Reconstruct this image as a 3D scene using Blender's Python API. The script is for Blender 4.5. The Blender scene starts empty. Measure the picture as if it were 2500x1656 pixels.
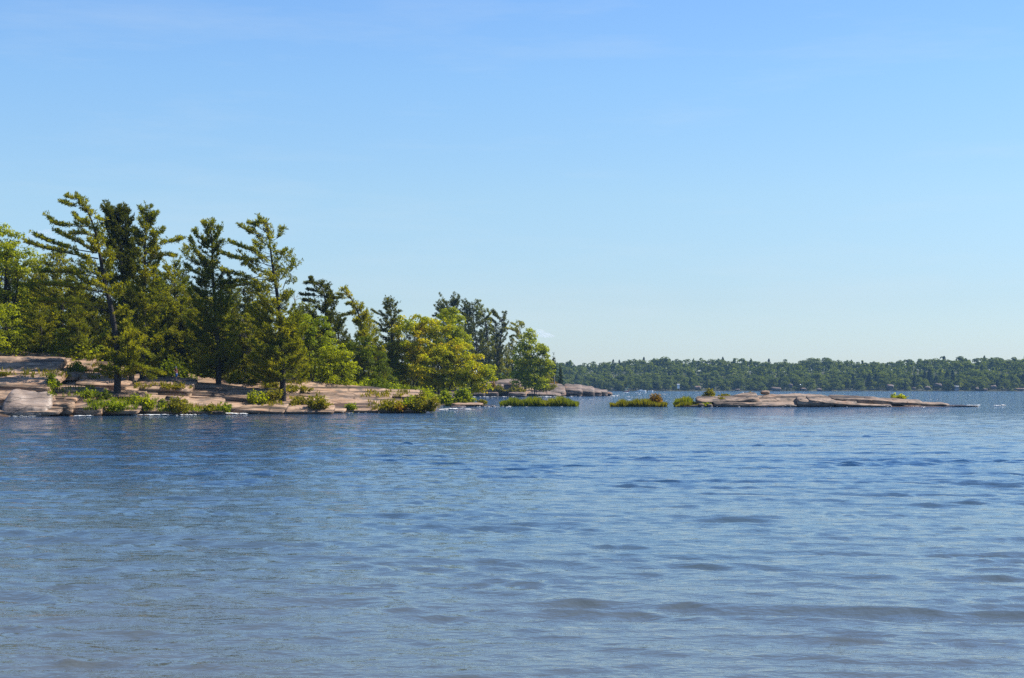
import bpy, math, random
import numpy as np

# ---------------------------------------------------------------- camera, sky, sun, exposure
F, CX, HY, CH = 3847.0, 1250.0, 948.0, 3.0        # focal length and horizon of the photograph (2500 x 1656), eye height
SUN_EL, SUN_AZ = math.radians(52), math.radians(82)   # azimuth to the right of the view direction (+Y)
sc = bpy.context.scene
COL = sc.collection
cam = bpy.data.cameras.new("camera")
camo = bpy.data.objects.new("camera", cam)
COL.objects.link(camo)
camo.location = (0, 0, CH)
camo.rotation_euler = (math.radians(90), 0, 0)
cam.sensor_width = 36
cam.lens = 36 * F / 2500
cam.shift_y = (HY - 828) / 2500
cam.clip_start, cam.clip_end = 0.1, 60000
sc.camera = camo

world = bpy.data.worlds.new("World")
sc.world = world
world.use_nodes = True
wn, wl = world.node_tree.nodes, world.node_tree.links
sky = wn.new("ShaderNodeTexSky")
sky.sky_type = 'NISHITA'
sky.sun_disc = False
sky.sun_elevation = SUN_EL
sky.sun_rotation = SUN_AZ
sky.altitude = 0
sky.air_density = 1.0
sky.dust_density = 0.3
sky.ozone_density = 3.0
tint = wn.new("ShaderNodeVectorMath")            # the camera's cool white balance
tint.operation = 'MULTIPLY'
tint.inputs[1].default_value = (0.90, 1.11, 1.36)
wl.new(sky.outputs[0], tint.inputs[0])
wtc = wn.new("ShaderNodeTexCoord"); wsep = wn.new("ShaderNodeSeparateXYZ")
wl.new(wtc.outputs['Generated'], wsep.inputs[0])
low = wn.new("ShaderNodeValToRGB")                # thicker summer air low over the horizon
while len(low.color_ramp.elements) < 5: low.color_ramp.elements.new(0.5)
for e, (p, c) in zip(low.color_ramp.elements, [(0.0, (.93, .85, .85)), (0.055, (.94, .84, .79)), (0.12, (1.08, .98, .84)), (0.19, (1.07, 1.06, .96)), (0.30, (1, 1.06, 1.1))]):
    e.position = p; e.color = (*c, 1)
wl.new(wsep.outputs[2], low.inputs[0])
lowm = wn.new("ShaderNodeVectorMath"); lowm.operation = 'MULTIPLY'
wl.new(tint.outputs[0], lowm.inputs[0]); wl.new(low.outputs[0], lowm.inputs[1])
cmap = wn.new("ShaderNodeMapping"); cmap.inputs['Scale'].default_value = (3, 3, 22); cmap.inputs['Rotation'].default_value = (.12, .1, 0)
wl.new(wtc.outputs['Generated'], cmap.inputs[0])
cn = wn.new("ShaderNodeTexNoise"); cn.inputs['Scale'].default_value = 1.6; cn.inputs['Detail'].default_value = 6; cn.inputs['Roughness'].default_value = .6
wl.new(cmap.outputs[0], cn.inputs['Vector'])
cr = wn.new("ShaderNodeMapRange"); cr.inputs[1].default_value = .52; cr.inputs[2].default_value = .85; cr.inputs[3].default_value = 0; cr.inputs[4].default_value = .22
wl.new(cn.outputs[0], cr.inputs[0])
cm = wn.new("ShaderNodeMix"); cm.data_type = 'RGBA'; cm.inputs['B'].default_value = (5.6, 6.2, 6.6, 1)     # faint high cirrus
wl.new(cr.outputs[0], cm.inputs['Factor']); wl.new(lowm.outputs[0], cm.inputs['A'])
wl.new(cm.outputs['Result'], wn["Background"].inputs[0])
wn["Background"].inputs[1].default_value = 0.0745

sun = bpy.data.lights.new("sun", 'SUN')
sun.energy = 5.0
sun.angle = math.radians(0.53)
sun.color = (1.0, 0.95, 0.86)
suno = bpy.data.objects.new("sun", sun)
COL.objects.link(suno)
suno.rotation_euler = (math.pi / 2 - SUN_EL, 0, math.pi - SUN_AZ)

sc.view_settings.view_transform = 'Standard'
sc.view_settings.look = 'None'
sc.view_settings.exposure = 0.83
sc.view_settings.gamma = 1.0
sc.view_settings.use_curve_mapping = False
sc.render.engine = 'CYCLES'
sc.cycles.use_denoising = False
sc.cycles.max_bounces = 6
sc.cycles.diffuse_bounces = 2
sc.cycles.glossy_bounces = 2
sc.cycles.transmission_bounces = 3
sc.cycles.transparent_max_bounces = 6
sc.cycles.volume_bounces = 3
sc.cycles.sample_clamp_indirect = 8

# ---------------------------------------------------------------- helpers
def P(px, py, d):
    """world point of a photograph position at the distance d"""
    return np.array([(px - CX) / F * d, d, CH + (HY - py) / F * d])

def X(px, d):
    return (px - CX) / F * d

def hashn(ix, iy, iz, seed):
    h = (ix * 374761393 + iy * 668265263 + iz * 2147483647 + seed * 974634777) & 0xFFFFFFFF
    h = ((h ^ (h >> 13)) * 1274126177) & 0xFFFFFFFF
    h = (h ^ (h >> 16)) & 0xFFFF
    return h / 65535.0 * 2 - 1

def vnoise(x, y, z=None, seed=0):
    x = np.asarray(x, float); y = np.asarray(y, float)
    z = np.zeros_like(x) if z is None else np.asarray(z, float)
    ix, iy, iz = np.floor(x).astype(np.int64), np.floor(y).astype(np.int64), np.floor(z).astype(np.int64)
    fx, fy, fz = x - ix, y - iy, z - iz
    fx, fy, fz = [f * f * (3 - 2 * f) for f in (fx, fy, fz)]
    r = 0
    for a in (0, 1):
        for b in (0, 1):
            for c in (0, 1):
                w = (fx if a else 1 - fx) * (fy if b else 1 - fy) * (fz if c else 1 - fz)
                r = r + w * hashn(ix + a, iy + b, iz + c, seed)
    return r

def fbm(x, y, z=None, seed=0, oct=4, gain=0.5):
    r, a, s = 0, 1.0, 1.0
    for o in range(oct):
        r = r + a * vnoise(np.asarray(x) * s, np.asarray(y) * s, None if z is None else np.asarray(z) * s, seed + o * 17)
        a *= gain; s *= 2.03
    return r

def sstep(a, b, x):
    t = np.clip((x - a) / (b - a), 0, 1)
    return t * t * (3 - 2 * t)

class MB:
    """collects vertices and faces (each face block is an (n,k) array)"""
    def __init__(s):
        s.v, s.f, s.n = [], [], 0
    def add(s, v, f, mi=0):
        v = np.asarray(v, float).reshape(-1, 3); f = np.asarray(f, np.int64)
        if len(v) == 0 or len(f) == 0: return
        s.v.append(v); s.f.append((f + s.n, mi)); s.n += len(v)
    def mesh(s, name, mats, smooth=False, attrs=None):
        me = bpy.data.meshes.new(name)
        v = np.concatenate(s.v)
        me.vertices.add(len(v)); me.vertices.foreach_set("co", v.astype(np.float32).ravel())
        loops = np.concatenate([f.ravel() for f, _ in s.f]).astype(np.int32)
        tot = np.concatenate([np.full(len(f), f.shape[1]) for f, _ in s.f])
        start = np.concatenate([[0], np.cumsum(tot)[:-1]]).astype(np.int32)
        me.loops.add(len(loops)); me.loops.foreach_set("vertex_index", loops)
        me.polygons.add(len(tot)); me.polygons.foreach_set("loop_start", start)
        mi = np.concatenate([np.full(len(f), m) for f, m in s.f]).astype(np.int32)
        for m in (mats if isinstance(mats, (list, tuple)) else [mats]): me.materials.append(m)
        me.polygons.foreach_set("material_index", mi)
        me.polygons.foreach_set("use_smooth", np.full(len(tot), smooth))
        for k, a in (attrs or {}).items():
            at = me.attributes.new(k, 'FLOAT', 'POINT'); at.data.foreach_set("value", np.asarray(a, np.float32))
        me.update(calc_edges=True)
        return me
    def build(s, name, mats, parent=None, smooth=False, attrs=None, loc=None):
        o = bpy.data.objects.new(name, s.mesh(name, mats, smooth, attrs))
        COL.objects.link(o)
        if parent is not None: o.parent = parent
        if loc is not None: o.location = loc
        return o

def tag(o, label=None, cat=None, group=None, kind=None):
    if label: o["label"] = label
    if cat: o["category"] = cat
    if group: o["group"] = group
    if kind: o["kind"] = kind
    return o

def thing(name, loc, label, cat, group=None):
    o = bpy.data.objects.new(name, None)
    o.empty_display_size = 0.3
    COL.objects.link(o); o.location = [float(c) for c in loc]
    return tag(o, label, cat, group)

def copy_tree(o, parent=None):
    c = o.copy(); COL.objects.link(c)
    if parent is not None: c.parent = parent
    for ch in list(o.children): copy_tree(ch, c)
    return c

def tube(mb, pts, rad, sides=6, mi=0):
    pts = np.asarray(pts, float); n = len(pts)
    rad = np.broadcast_to(np.asarray(rad, float), (n,))
    t = np.gradient(pts, axis=0); t /= np.linalg.norm(t, axis=1, keepdims=True) + 1e-9
    ref = np.where(np.abs(t[:, 2:3]) > 0.9, np.array([[1.0, 0, 0]]), np.array([[0, 0, 1.0]]))
    a = np.cross(t, ref); a /= np.linalg.norm(a, axis=1, keepdims=True) + 1e-9
    b = np.cross(t, a)
    ang = np.arange(sides) / sides * 2 * math.pi
    v = pts[:, None] + rad[:, None, None] * (np.cos(ang)[None, :, None] * a[:, None] + np.sin(ang)[None, :, None] * b[:, None])
    i = np.arange(n - 1)[:, None] * sides; j = np.arange(sides)[None]
    q = np.stack([i + j, i + (j + 1) % sides, i + sides + (j + 1) % sides, i + sides + j], -1).reshape(-1, 4)
    mb.add(v.reshape(-1, 3), q, mi)
    mb.add(v[-1], [list(range(sides))], mi)
    mb.add(v[0], [list(range(sides))[::-1]], mi)

def curve(pts, n):
    """smooth polyline through the points, n samples"""
    p = np.asarray(pts, float)
    if len(p) == 2: return p[0] + (p[1] - p[0]) * np.linspace(0, 1, n)[:, None]
    q = np.vstack([2 * p[0] - p[1], p, 2 * p[-1] - p[-2]])
    seg = np.linalg.norm(np.diff(p, axis=0), axis=1); cum = np.concatenate([[0], np.cumsum(seg)])
    out = []
    for s in np.linspace(0, cum[-1], n):
        k = min(max(np.searchsorted(cum, s, side='right') - 1, 0), len(p) - 2)
        t = (s - cum[k]) / (seg[k] + 1e-9)
        a, b, c, d = q[k], q[k + 1], q[k + 2], q[k + 3]
        out.append(0.5 * (2 * b + (c - a) * t + (2 * a - 5 * b + 4 * c - d) * t * t + (3 * b - a - 3 * c + d) * t ** 3))
    return np.array(out)

def unit(v):
    return v / (np.linalg.norm(v, axis=-1, keepdims=True) + 1e-9)

def leaves(mb, c, size, rng, up=0.25, mi=0, out=None, jit=.46):
    """one small leaf quad at every centre, facing every way with a lean towards the sky (or outwards)"""
    n = len(c)
    nr = unit(rng.normal(size=(n, 3)) * (1 if out is None else jit) + np.array([0, 0, up]) + (0 if out is None else out))
    a = unit(np.cross(nr, rng.normal(size=(n, 3)))); b = np.cross(nr, a)
    s = (np.asarray(size) * rng.uniform(0.65, 1.35, n))[:, None]
    v = np.stack([c - a * s * .62, c - b * s * .36 , c + a * s * .62, c + b * s * .36], 1)
    mb.add(v.reshape(-1, 3), np.arange(n * 4).reshape(n, 4), mi)

def needles(mb, c, dirs, k, length, width, rng, spread=0.8, mi=0):
    """k thin needle sprays at every tuft centre, pointing roughly along dirs"""
    n = len(c)
    C = np.repeat(c, k, 0)
    D = unit(np.repeat(dirs, k, 0) + rng.normal(size=(n * k, 3)) * spread)
    L = length * rng.uniform(0.6, 1.25, n * k)[:, None]
    S = unit(np.cross(D, rng.normal(size=(n * k, 3)))) * width * rng.uniform(0.7, 1.3, n * k)[:, None] * .5
    C = C + rng.normal(size=C.shape) * length * .15
    v = np.stack([C - S * .6, C + D * L * .55 + S * 1.25, C + D * L, C + D * L * .5 - S * 1.25], 1)
    mb.add(v.reshape(-1, 3), np.arange(n * k * 4).reshape(-1, 4), mi)

# ---------------------------------------------------------------- materials
def new_mat(name):
    m = bpy.data.materials.new(name); m.use_nodes = True
    nt = m.node_tree; nt.nodes.clear()
    out = nt.nodes.new("ShaderNodeOutputMaterial")
    return m, nt.nodes, nt.links, out

def ramp(n, stops):
    r = n.new("ShaderNodeValToRGB"); e = r.color_ramp.elements
    while len(e) < len(stops): e.new(0.5)
    for el, (p, c) in zip(e, stops): el.position = p; el.color = (*c, 1)
    return r

def leaf_mat(name, cols, trans=0.45, noise_scale=0.5, glow=2.2, rough=0.6, gloss=0.006):
    """leaves: reflecting and letting light through, hue varying from clump to clump and leaf to leaf"""
    m, n, l, out = new_mat(name)
    geo = n.new("ShaderNodeNewGeometry"); tc = n.new("ShaderNodeTexCoord"); oi = n.new("ShaderNodeObjectInfo")
    nz = n.new("ShaderNodeTexNoise"); nz.inputs['Scale'].default_value = noise_scale; nz.inputs['Detail'].default_value = 3
    l.new(tc.outputs['Object'], nz.inputs['Vector'])
    a = n.new("ShaderNodeMath"); a.operation = 'MULTIPLY_ADD'; a.inputs[1].default_value = 1.5; a.inputs[2].default_value = -0.38
    l.new(nz.outputs[0], a.inputs[0])
    b = n.new("ShaderNodeMath"); b.operation = 'MULTIPLY_ADD'; b.inputs[1].default_value = 0.28
    l.new(geo.outputs['Random Per Island'], b.inputs[0]); l.new(a.outputs[0], b.inputs[2])
    c = n.new("ShaderNodeMath"); c.operation = 'MULTIPLY_ADD'; c.inputs[1].default_value = 0.22; 
    l.new(oi.outputs['Random'], c.inputs[0]); l.new(b.outputs[0], c.inputs[2])
    c2 = n.new("ShaderNodeMath"); c2.operation = 'SUBTRACT'; c2.inputs[1].default_value = 0.2; l.new(c.outputs[0], c2.inputs[0])
    k = len(cols)
    r = ramp(n, [(i / (k - 1), col) for i, col in enumerate(cols)])
    l.new(c2.outputs[0], r.inputs[0])
    df = n.new("ShaderNodeBsdfDiffuse"); tr = n.new("ShaderNodeBsdfTranslucent"); gl = n.new("ShaderNodeBsdfGlossy")
    gl.inputs['Roughness'].default_value = rough; gl.inputs['Color'].default_value = (.8, .85, .8, 1)
    l.new(r.outputs[0], df.inputs['Color'])
    mul = n.new("ShaderNodeVectorMath"); mul.operation = 'MULTIPLY'; glow *= 1.2; mul.inputs[1].default_value = (glow, glow * 1.0, glow * 0.3)
    l.new(r.outputs[0], mul.inputs[0]); l.new(mul.outputs[0], tr.inputs['Color'])
    mx = n.new("ShaderNodeMixShader"); mx.inputs[0].default_value = trans
    l.new(df.outputs[0], mx.inputs[1]); l.new(tr.outputs[0], mx.inputs[2])
    m2 = n.new("ShaderNodeMixShader"); m2.inputs[0].default_value = gloss
    l.new(mx.outputs[0], m2.inputs[1]); l.new(gl.outputs[0], m2.inputs[2])
    l.new(m2.outputs[0], out.inputs[0])
    return m

def plain_mat(name, col, rough=0.8, bump=0.0, scale=8.0, var=0.3, metallic=0.0, spec=0.3):
    m, n, l, out = new_mat(name)
    b = n.new("ShaderNodeBsdfPrincipled"); b.inputs['Roughness'].default_value = rough; b.inputs['Metallic'].default_value = metallic
    b.inputs['Specular IOR Level'].default_value = spec
    tc = n.new("ShaderNodeTexCoord"); nz = n.new("ShaderNodeTexNoise"); nz.inputs['Scale'].default_value = scale; nz.inputs['Detail'].default_value = 5
    l.new(tc.outputs['Object'], nz.inputs['Vector'])
    r = ramp(n, [(0.3, [c * (1 - var) for c in col]), (0.7, [min(1, c * (1 + var)) for c in col])])
    l.new(nz.outputs[0], r.inputs[0]); l.new(r.outputs[0], b.inputs['Base Color'])
    if bump:
        bp = n.new("ShaderNodeBump"); bp.inputs['Strength'].default_value = bump; bp.inputs['Distance'].default_value = 0.05
        l.new(nz.outputs[0], bp.inputs['Height']); l.new(bp.outputs[0], b.inputs['Normal'])
    l.new(b.outputs[0], out.inputs[0])
    return m

def rock_mat(name, stops, wet=True, rough=0.75, soil=False, scale=1.0, lichen=.75):
    m, n, l, out = new_mat(name)
    b = n.new("ShaderNodeBsdfPrincipled"); b.inputs['Roughness'].default_value = rough; b.inputs['Specular IOR Level'].default_value = 0.35
    geo = n.new("ShaderNodeNewGeometry")
    mp = n.new("ShaderNodeMapping"); mp.inputs['Scale'].default_value = (0.35 * scale, 0.9 * scale, 1.6 * scale); mp.inputs['Rotation'].default_value = (0, math.radians(6), 0)
    l.new(geo.outputs['Position'], mp.inputs['Vector'])
    n1 = n.new("ShaderNodeTexNoise"); n1.inputs['Scale'].default_value = 1.0; n1.inputs['Detail'].default_value = 8; n1.inputs['Roughness'].default_value = 0.65
    l.new(mp.outputs[0], n1.inputs['Vector'])
    r1 = ramp(n, stops); l.new(n1.outputs[0], r1.inputs[0])
    # dark lichen and stains
    n2 = n.new("ShaderNodeTexNoise"); n2.inputs['Scale'].default_value = 0.55 * scale; n2.inputs['Detail'].default_value = 9; n2.inputs['Roughness'].default_value = 0.7
    l.new(geo.outputs['Position'], n2.inputs['Vector'])
    r2 = ramp(n, [(0.50, (0, 0, 0)), (0.61, (1, 1, 1))]); l.new(n2.outputs[0], r2.inputs[0])
    mx = n.new("ShaderNodeMix"); mx.data_type = 'RGBA'; mx.inputs['B'].default_value = (0.05, 0.046, 0.04, 1)
    f = n.new("ShaderNodeMath"); f.operation = 'MULTIPLY'; f.inputs[1].default_value = lichen
    l.new(r2.outputs[0], f.inputs[0]); l.new(f.outputs[0], mx.inputs['Factor']); l.new(r1.outputs[0], mx.inputs['A'])
    last = mx.outputs['Result']
    # rusty patches
    n3 = n.new("ShaderNodeTexNoise"); n3.inputs['Scale'].default_value = 0.35 * scale; n3.inputs['Detail'].default_value = 6
    of = n.new("ShaderNodeVectorMath"); of.inputs[1].default_value = (31, 17, 5); l.new(geo.outputs['Position'], of.inputs[0]); l.new(of.outputs[0], n3.inputs['Vector'])
    r3 = ramp(n, [(0.55, (0, 0, 0)), (0.72, (.6, .6, .6))]); l.new(n3.outputs[0], r3.inputs[0])
    m3 = n.new("ShaderNodeMix"); m3.data_type = 'RGBA'; m3.inputs['B'].default_value = (0.27, 0.13, 0.06, 1)
    l.new(r3.outputs[0], m3.inputs['Factor']); l.new(last, m3.inputs['A']); last = m3.outputs['Result']
    # dark bedding seams running along the strata
    mp4 = n.new("ShaderNodeMapping"); mp4.inputs['Scale'].default_value = (0.05 * scale, 0.16 * scale, 2.6 * scale); mp4.inputs['Rotation'].default_value = (0, math.radians(5.5), 0)
    l.new(geo.outputs['Position'], mp4.inputs['Vector'])
    n4 = n.new("ShaderNodeTexNoise"); n4.inputs['Scale'].default_value = 1.0; n4.inputs['Detail'].default_value = 5; n4.inputs['Roughness'].default_value = .62; l.new(mp4.outputs[0], n4.inputs['Vector'])
    r4 = ramp(n, [(0.42, (.13, .12, .11)), (0.49, (1, 1, 1))]); l.new(n4.outputs[0], r4.inputs[0])
    m4 = n.new("ShaderNodeMix"); m4.data_type = 'RGBA'; m4.blend_type = 'MULTIPLY'; m4.inputs['Factor'].default_value = 0.88 if wet else 0.25
    l.new(last, m4.inputs['A']); l.new(r4.outputs[0], m4.inputs['B']); last = m4.outputs['Result']
    # thin dark cracks
    vo = n.new("ShaderNodeTexVoronoi"); vo.feature = 'DISTANCE_TO_EDGE'; vo.inputs['Scale'].default_value = 1.0
    mp2 = n.new("ShaderNodeMapping"); mp2.inputs['Scale'].default_value = (0.22 * scale, 0.5 * scale, 1.1 * scale); mp2.inputs['Rotation'].default_value = (0, math.radians(6), 0.3)
    wob = n.new("ShaderNodeMix"); wob.data_type = 'VECTOR'; wob.inputs['Factor'].default_value = 0.16
    l.new(geo.outputs['Position'], mp2.inputs['Vector']); l.new(mp2.outputs[0], wob.inputs[4]); l.new(n2.outputs[1], wob.inputs[5]); l.new(wob.outputs[1], vo.inputs['Vector'])
    rc = ramp(n, [(0.0, (.35, .33, .31)), (0.035, (1, 1, 1))]); l.new(vo.outputs[0], rc.inputs[0])
    mc = n.new("ShaderNodeMix"); mc.data_type = 'RGBA'; mc.blend_type = 'MULTIPLY'; mc.inputs['Factor'].default_value = 0.8
    l.new(last, mc.inputs['A']); l.new(rc.outputs[0], mc.inputs['B']); last = mc.outputs['Result']
    if soil:
        at = n.new("ShaderNodeAttribute"); at.attribute_name = "soil"
        ns = n.new("ShaderNodeTexNoise"); ns.inputs['Scale'].default_value = 0.9; ns.inputs['Detail'].default_value = 5
        l.new(geo.outputs['Position'], ns.inputs['Vector'])
        rs = ramp(n, [(0.35, (0.05, 0.055, 0.02)), (0.55, (0.10, 0.10, 0.025)), (0.72, (0.15, 0.11, 0.045))]); l.new(ns.outputs[0], rs.inputs[0])
        ms = n.new("ShaderNodeMix"); ms.data_type = 'RGBA'
        l.new(at.outputs['Fac'], ms.inputs['Factor']); l.new(last, ms.inputs['A']); l.new(rs.outputs[0], ms.inputs['B']); last = ms.outputs['Result']
    if wet:   # the splash zone stays wet: darker and glossier
        sx = n.new("ShaderNodeSeparateXYZ"); l.new(geo.outputs['Position'], sx.inputs[0])
        ad = n.new("ShaderNodeMath"); ad.operation = 'MULTIPLY_ADD'; ad.inputs[1].default_value = 0.5; l.new(n2.outputs[0], ad.inputs[0])
        ng = n.new("ShaderNodeMath"); ng.operation = 'SUBTRACT'; l.new(sx.outputs[2], ng.inputs[0]); l.new(ad.outputs[0], ng.inputs[1])
        ad.inputs[2].default_value = -0.1
        mr = n.new("ShaderNodeMapRange"); mr.inputs[1].default_value = 0.0; mr.inputs[2].default_value = 0.22; mr.inputs[3].default_value = 0.38; mr.inputs[4].default_value = 1.0
        l.new(ng.outputs[0], mr.inputs[0])
        mw = n.new("ShaderNodeVectorMath"); mw.operation = 'SCALE'; l.new(last, mw.inputs[0]); l.new(mr.outputs[0], mw.inputs['Scale']); last = mw.outputs[0]
        mr2 = n.new("ShaderNodeMapRange"); mr2.inputs[1].default_value = 0.0; mr2.inputs[2].default_value = 0.22; mr2.inputs[3].default_value = 0.25; mr2.inputs[4].default_value = rough
        l.new(ng.outputs[0], mr2.inputs[0]); l.new(mr2.outputs[0], b.inputs['Roughness'])
    l.new(last, b.inputs['Base Color'])
    bp = n.new("ShaderNodeBump"); bp.inputs['Strength'].default_value = 0.7; bp.inputs['Distance'].default_value = 0.25
    hs = n.new("ShaderNodeMath"); hs.operation = 'MULTIPLY_ADD'; hs.inputs[1].default_value = 0.35
    l.new(rc.outputs[0], hs.inputs[0]); l.new(n1.outputs[0], hs.inputs[2])
    l.new(hs.outputs[0], bp.inputs['Height']); l.new(bp.outputs[0], b.inputs['Normal'])
    l.new(b.outputs[0], out.inputs[0])
    return m

GRANITE = [(0.3, (0.0845, 0.064, 0.0446)), (0.42, (0.2227, 0.144, 0.0893)), (0.55, (0.3226, 0.208, 0.1302)), (0.72, (0.384, 0.28, 0.1934))]
M = {}
M['granite'] = rock_mat("granite", GRANITE, soil=True)
M['slab'] = rock_mat("granite_slab", [(p, tuple(c * 1.04 for c in col)) for p, col in GRANITE], lichen=.68)
M['pale'] = rock_mat("pale_wet_granite", [(0.3, (0.1757, 0.1273, 0.0935)), (0.5, (0.2703, 0.2036, 0.1569)), (0.7, (0.3378, 0.2673, 0.2173))], rough=0.42, wet=False)
M['island'] = rock_mat("island_granite", [(0.28, (0.088, 0.068, 0.052)), (0.43, (0.2, 0.144, 0.104)), (0.58, (0.288, 0.204, 0.144)), (0.75, (0.344, 0.256, 0.192))])
M['far_rock'] = rock_mat("point_granite", [(0.28, (0.072, 0.056, 0.048)), (0.45, (0.152, 0.112, 0.088)), (0.7, (0.24, 0.176, 0.144))], scale=0.6)
M['bark'] = plain_mat("pine_bark", (0.032, 0.026, 0.022), 0.9, 0.6, 6)
M['grey_bark'] = plain_mat("grey_bark", (0.19, 0.17, 0.155), 0.9, 0.4, 6)
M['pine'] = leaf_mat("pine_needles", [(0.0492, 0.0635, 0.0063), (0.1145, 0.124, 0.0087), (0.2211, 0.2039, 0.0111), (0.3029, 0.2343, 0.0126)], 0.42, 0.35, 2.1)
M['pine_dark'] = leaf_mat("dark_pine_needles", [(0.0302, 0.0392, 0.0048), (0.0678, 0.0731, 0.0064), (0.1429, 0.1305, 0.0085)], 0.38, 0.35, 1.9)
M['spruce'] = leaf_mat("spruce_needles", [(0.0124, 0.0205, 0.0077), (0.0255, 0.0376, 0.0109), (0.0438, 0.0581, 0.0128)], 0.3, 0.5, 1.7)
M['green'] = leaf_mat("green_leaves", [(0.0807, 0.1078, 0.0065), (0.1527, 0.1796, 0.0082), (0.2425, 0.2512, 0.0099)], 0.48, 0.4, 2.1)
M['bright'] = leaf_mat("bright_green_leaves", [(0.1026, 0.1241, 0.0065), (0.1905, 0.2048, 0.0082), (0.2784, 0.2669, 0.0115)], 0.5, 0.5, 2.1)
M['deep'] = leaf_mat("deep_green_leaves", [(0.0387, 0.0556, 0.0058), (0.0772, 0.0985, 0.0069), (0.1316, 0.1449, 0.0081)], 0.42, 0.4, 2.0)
M['maple'] = leaf_mat("turning_maple_leaves", [(0.1083, 0.141, 0.0066), (0.2057, 0.217, 0.0074), (0.2923, 0.2711, 0.0082), (0.3572, 0.2442, 0.0098), (0.4114, 0.1518, 0.0115)], 0.5, 0.3, 1.9)
M['gold'] = leaf_mat("yellow_green_leaves", [(0.0873, 0.0933, 0.0103), (0.1539, 0.1376, 0.012), (0.2155, 0.1573, 0.0171)], 0.46, 0.6, 1.9)
M['rust'] = leaf_mat("rusty_leaves", [(0.1277, 0.0821, 0.0109), (0.2006, 0.1094, 0.0128), (0.2371, 0.0912, 0.0146)], 0.45, 0.9, 1.8)
M['reed'] = leaf_mat("reeds", [(0.0734, 0.1003, 0.0091), (0.1259, 0.1404, 0.0109), (0.1888, 0.1555, 0.0164)], 0.45, 0.25, 2.0)
M['far_leaf'] = leaf_mat("far_leaves", [(0.0421, 0.0608, 0.0098), (0.0842, 0.1049, 0.013), (0.1502, 0.1546, 0.0162)], 0.38, 0.12, 2.0)
M['far_con'] = leaf_mat("far_conifer", [(0.0137, 0.0243, 0.0122), (0.0266, 0.0395, 0.0137), (0.0418, 0.057, 0.0152)], 0.3, 0.15, 1.6)
M['foam'] = plain_mat("foam", (0.62, 0.62, 0.60), 0.9, 0.3, 3, 0.1)  # white of the surf, and of the specks painted as sun glints
M['white'] = plain_mat("white_paint", (0.80, 0.80, 0.78), 0.4, 0, 3, 0.04)

def water_mat():
    m, n, l, out = new_mat("lake_water")
    b = n.new("ShaderNodeBsdfPrincipled")
    b.inputs['IOR'].default_value = 1.33
    b.inputs['Roughness'].default_value = 0.06
    b.inputs['Specular IOR Level'].default_value = 0.78
    geo = n.new("ShaderNodeNewGeometry")
    # peaty brown over the sandy shallows close to the beach, deeper blue-green further out
    nz = n.new("ShaderNodeTexNoise"); nz.inputs['Scale'].default_value = 0.05; nz.inputs['Detail'].default_value = 4
    l.new(geo.outputs['Position'], nz.inputs['Vector'])
    sx = n.new("ShaderNodeSeparateXYZ"); l.new(geo.outputs['Position'], sx.inputs[0])
    mr = n.new("ShaderNodeMapRange"); mr.inputs[1].default_value = 14; mr.inputs[2].default_value = 60
    ad = n.new("ShaderNodeMath"); ad.operation = 'MULTIPLY_ADD'; ad.inputs[1].default_value = 40; l.new(nz.outputs[0], ad.inputs[0])
    sb = n.new("ShaderNodeMath"); sb.operation = 'SUBTRACT'; sb.inputs[1].default_value = 20
    l.new(sx.outputs[1], ad.inputs[2]); l.new(ad.outputs[0], sb.inputs[0]); l.new(sb.outputs[0], mr.inputs[0])
    r = ramp(n, [(0.0, (0.072, 0.081, 0.080)), (0.45, (0.044, 0.068, 0.084)), (1.0, (0.009, 0.033, 0.074))])
    l.new(mr.outputs[0], r.inputs[0]); l.new(r.outputs[0], b.inputs['Base Color'])
    h = None
    for sc_, st, rot in ((1.4, 0.034, 0.15), (3.4, 0.030, -0.2), (8.0, 0.013, 0.3)):
        mp = n.new("ShaderNodeMapping"); mp.inputs['Scale'].default_value = (sc_ * 0.75, sc_ * 1.25, 1); mp.inputs['Rotation'].default_value = (0, 0, rot)
        l.new(geo.outputs['Position'], mp.inputs['Vector'])
        t = n.new("ShaderNodeTexNoise"); t.inputs['Scale'].default_value = 1; t.inputs['Detail'].default_value = 3; t.inputs['Roughness'].default_value = 0.55
        l.new(mp.outputs[0], t.inputs['Vector'])
        mu = n.new("ShaderNodeMath"); mu.operation = 'MULTIPLY_ADD'; mu.inputs[1].default_value = st; mu.inputs[2].default_value = 0
        l.new(t.outputs[0], mu.inputs[0])
        if h is not None: l.new(h, mu.inputs[2])
        h = mu.outputs[0]
    # further out the mesh is too coarse for the chop: relief takes over
    mpf = n.new("ShaderNodeMapping"); mpf.inputs['Scale'].default_value = (0.30, 0.75, 1); mpf.inputs['Rotation'].default_value = (0, 0, -.12)
    l.new(geo.outputs['Position'], mpf.inputs['Vector'])
    tf = n.new("ShaderNodeTexNoise"); tf.inputs['Scale'].default_value = 1; tf.inputs['Detail'].default_value = 4; tf.inputs['Roughness'].default_value = 0.6
    l.new(mpf.outputs[0], tf.inputs['Vector'])
    mf = n.new("ShaderNodeMapRange"); mf.inputs[1].default_value = 45; mf.inputs[2].default_value = 220; mf.inputs[3].default_value = 0.0; mf.inputs[4].default_value = 0.66
    l.new(sx.outputs[1], mf.inputs[0])
    muf = n.new("ShaderNodeMath"); muf.operation = 'MULTIPLY_ADD'; l.new(tf.outputs[0], muf.inputs[0]); l.new(mf.outputs[0], muf.inputs[1]); l.new(h, muf.inputs[2]); h = muf.outputs[0]
    bp = n.new("ShaderNodeBump"); bp.inputs['Strength'].default_value = 1.0; bp.inputs['Distance'].default_value = 1.0
    l.new(h, bp.inputs['Height']); l.new(bp.outputs[0], b.inputs['Normal'])
    l.new(b.outputs[0], out.inputs[0])
    return m
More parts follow.
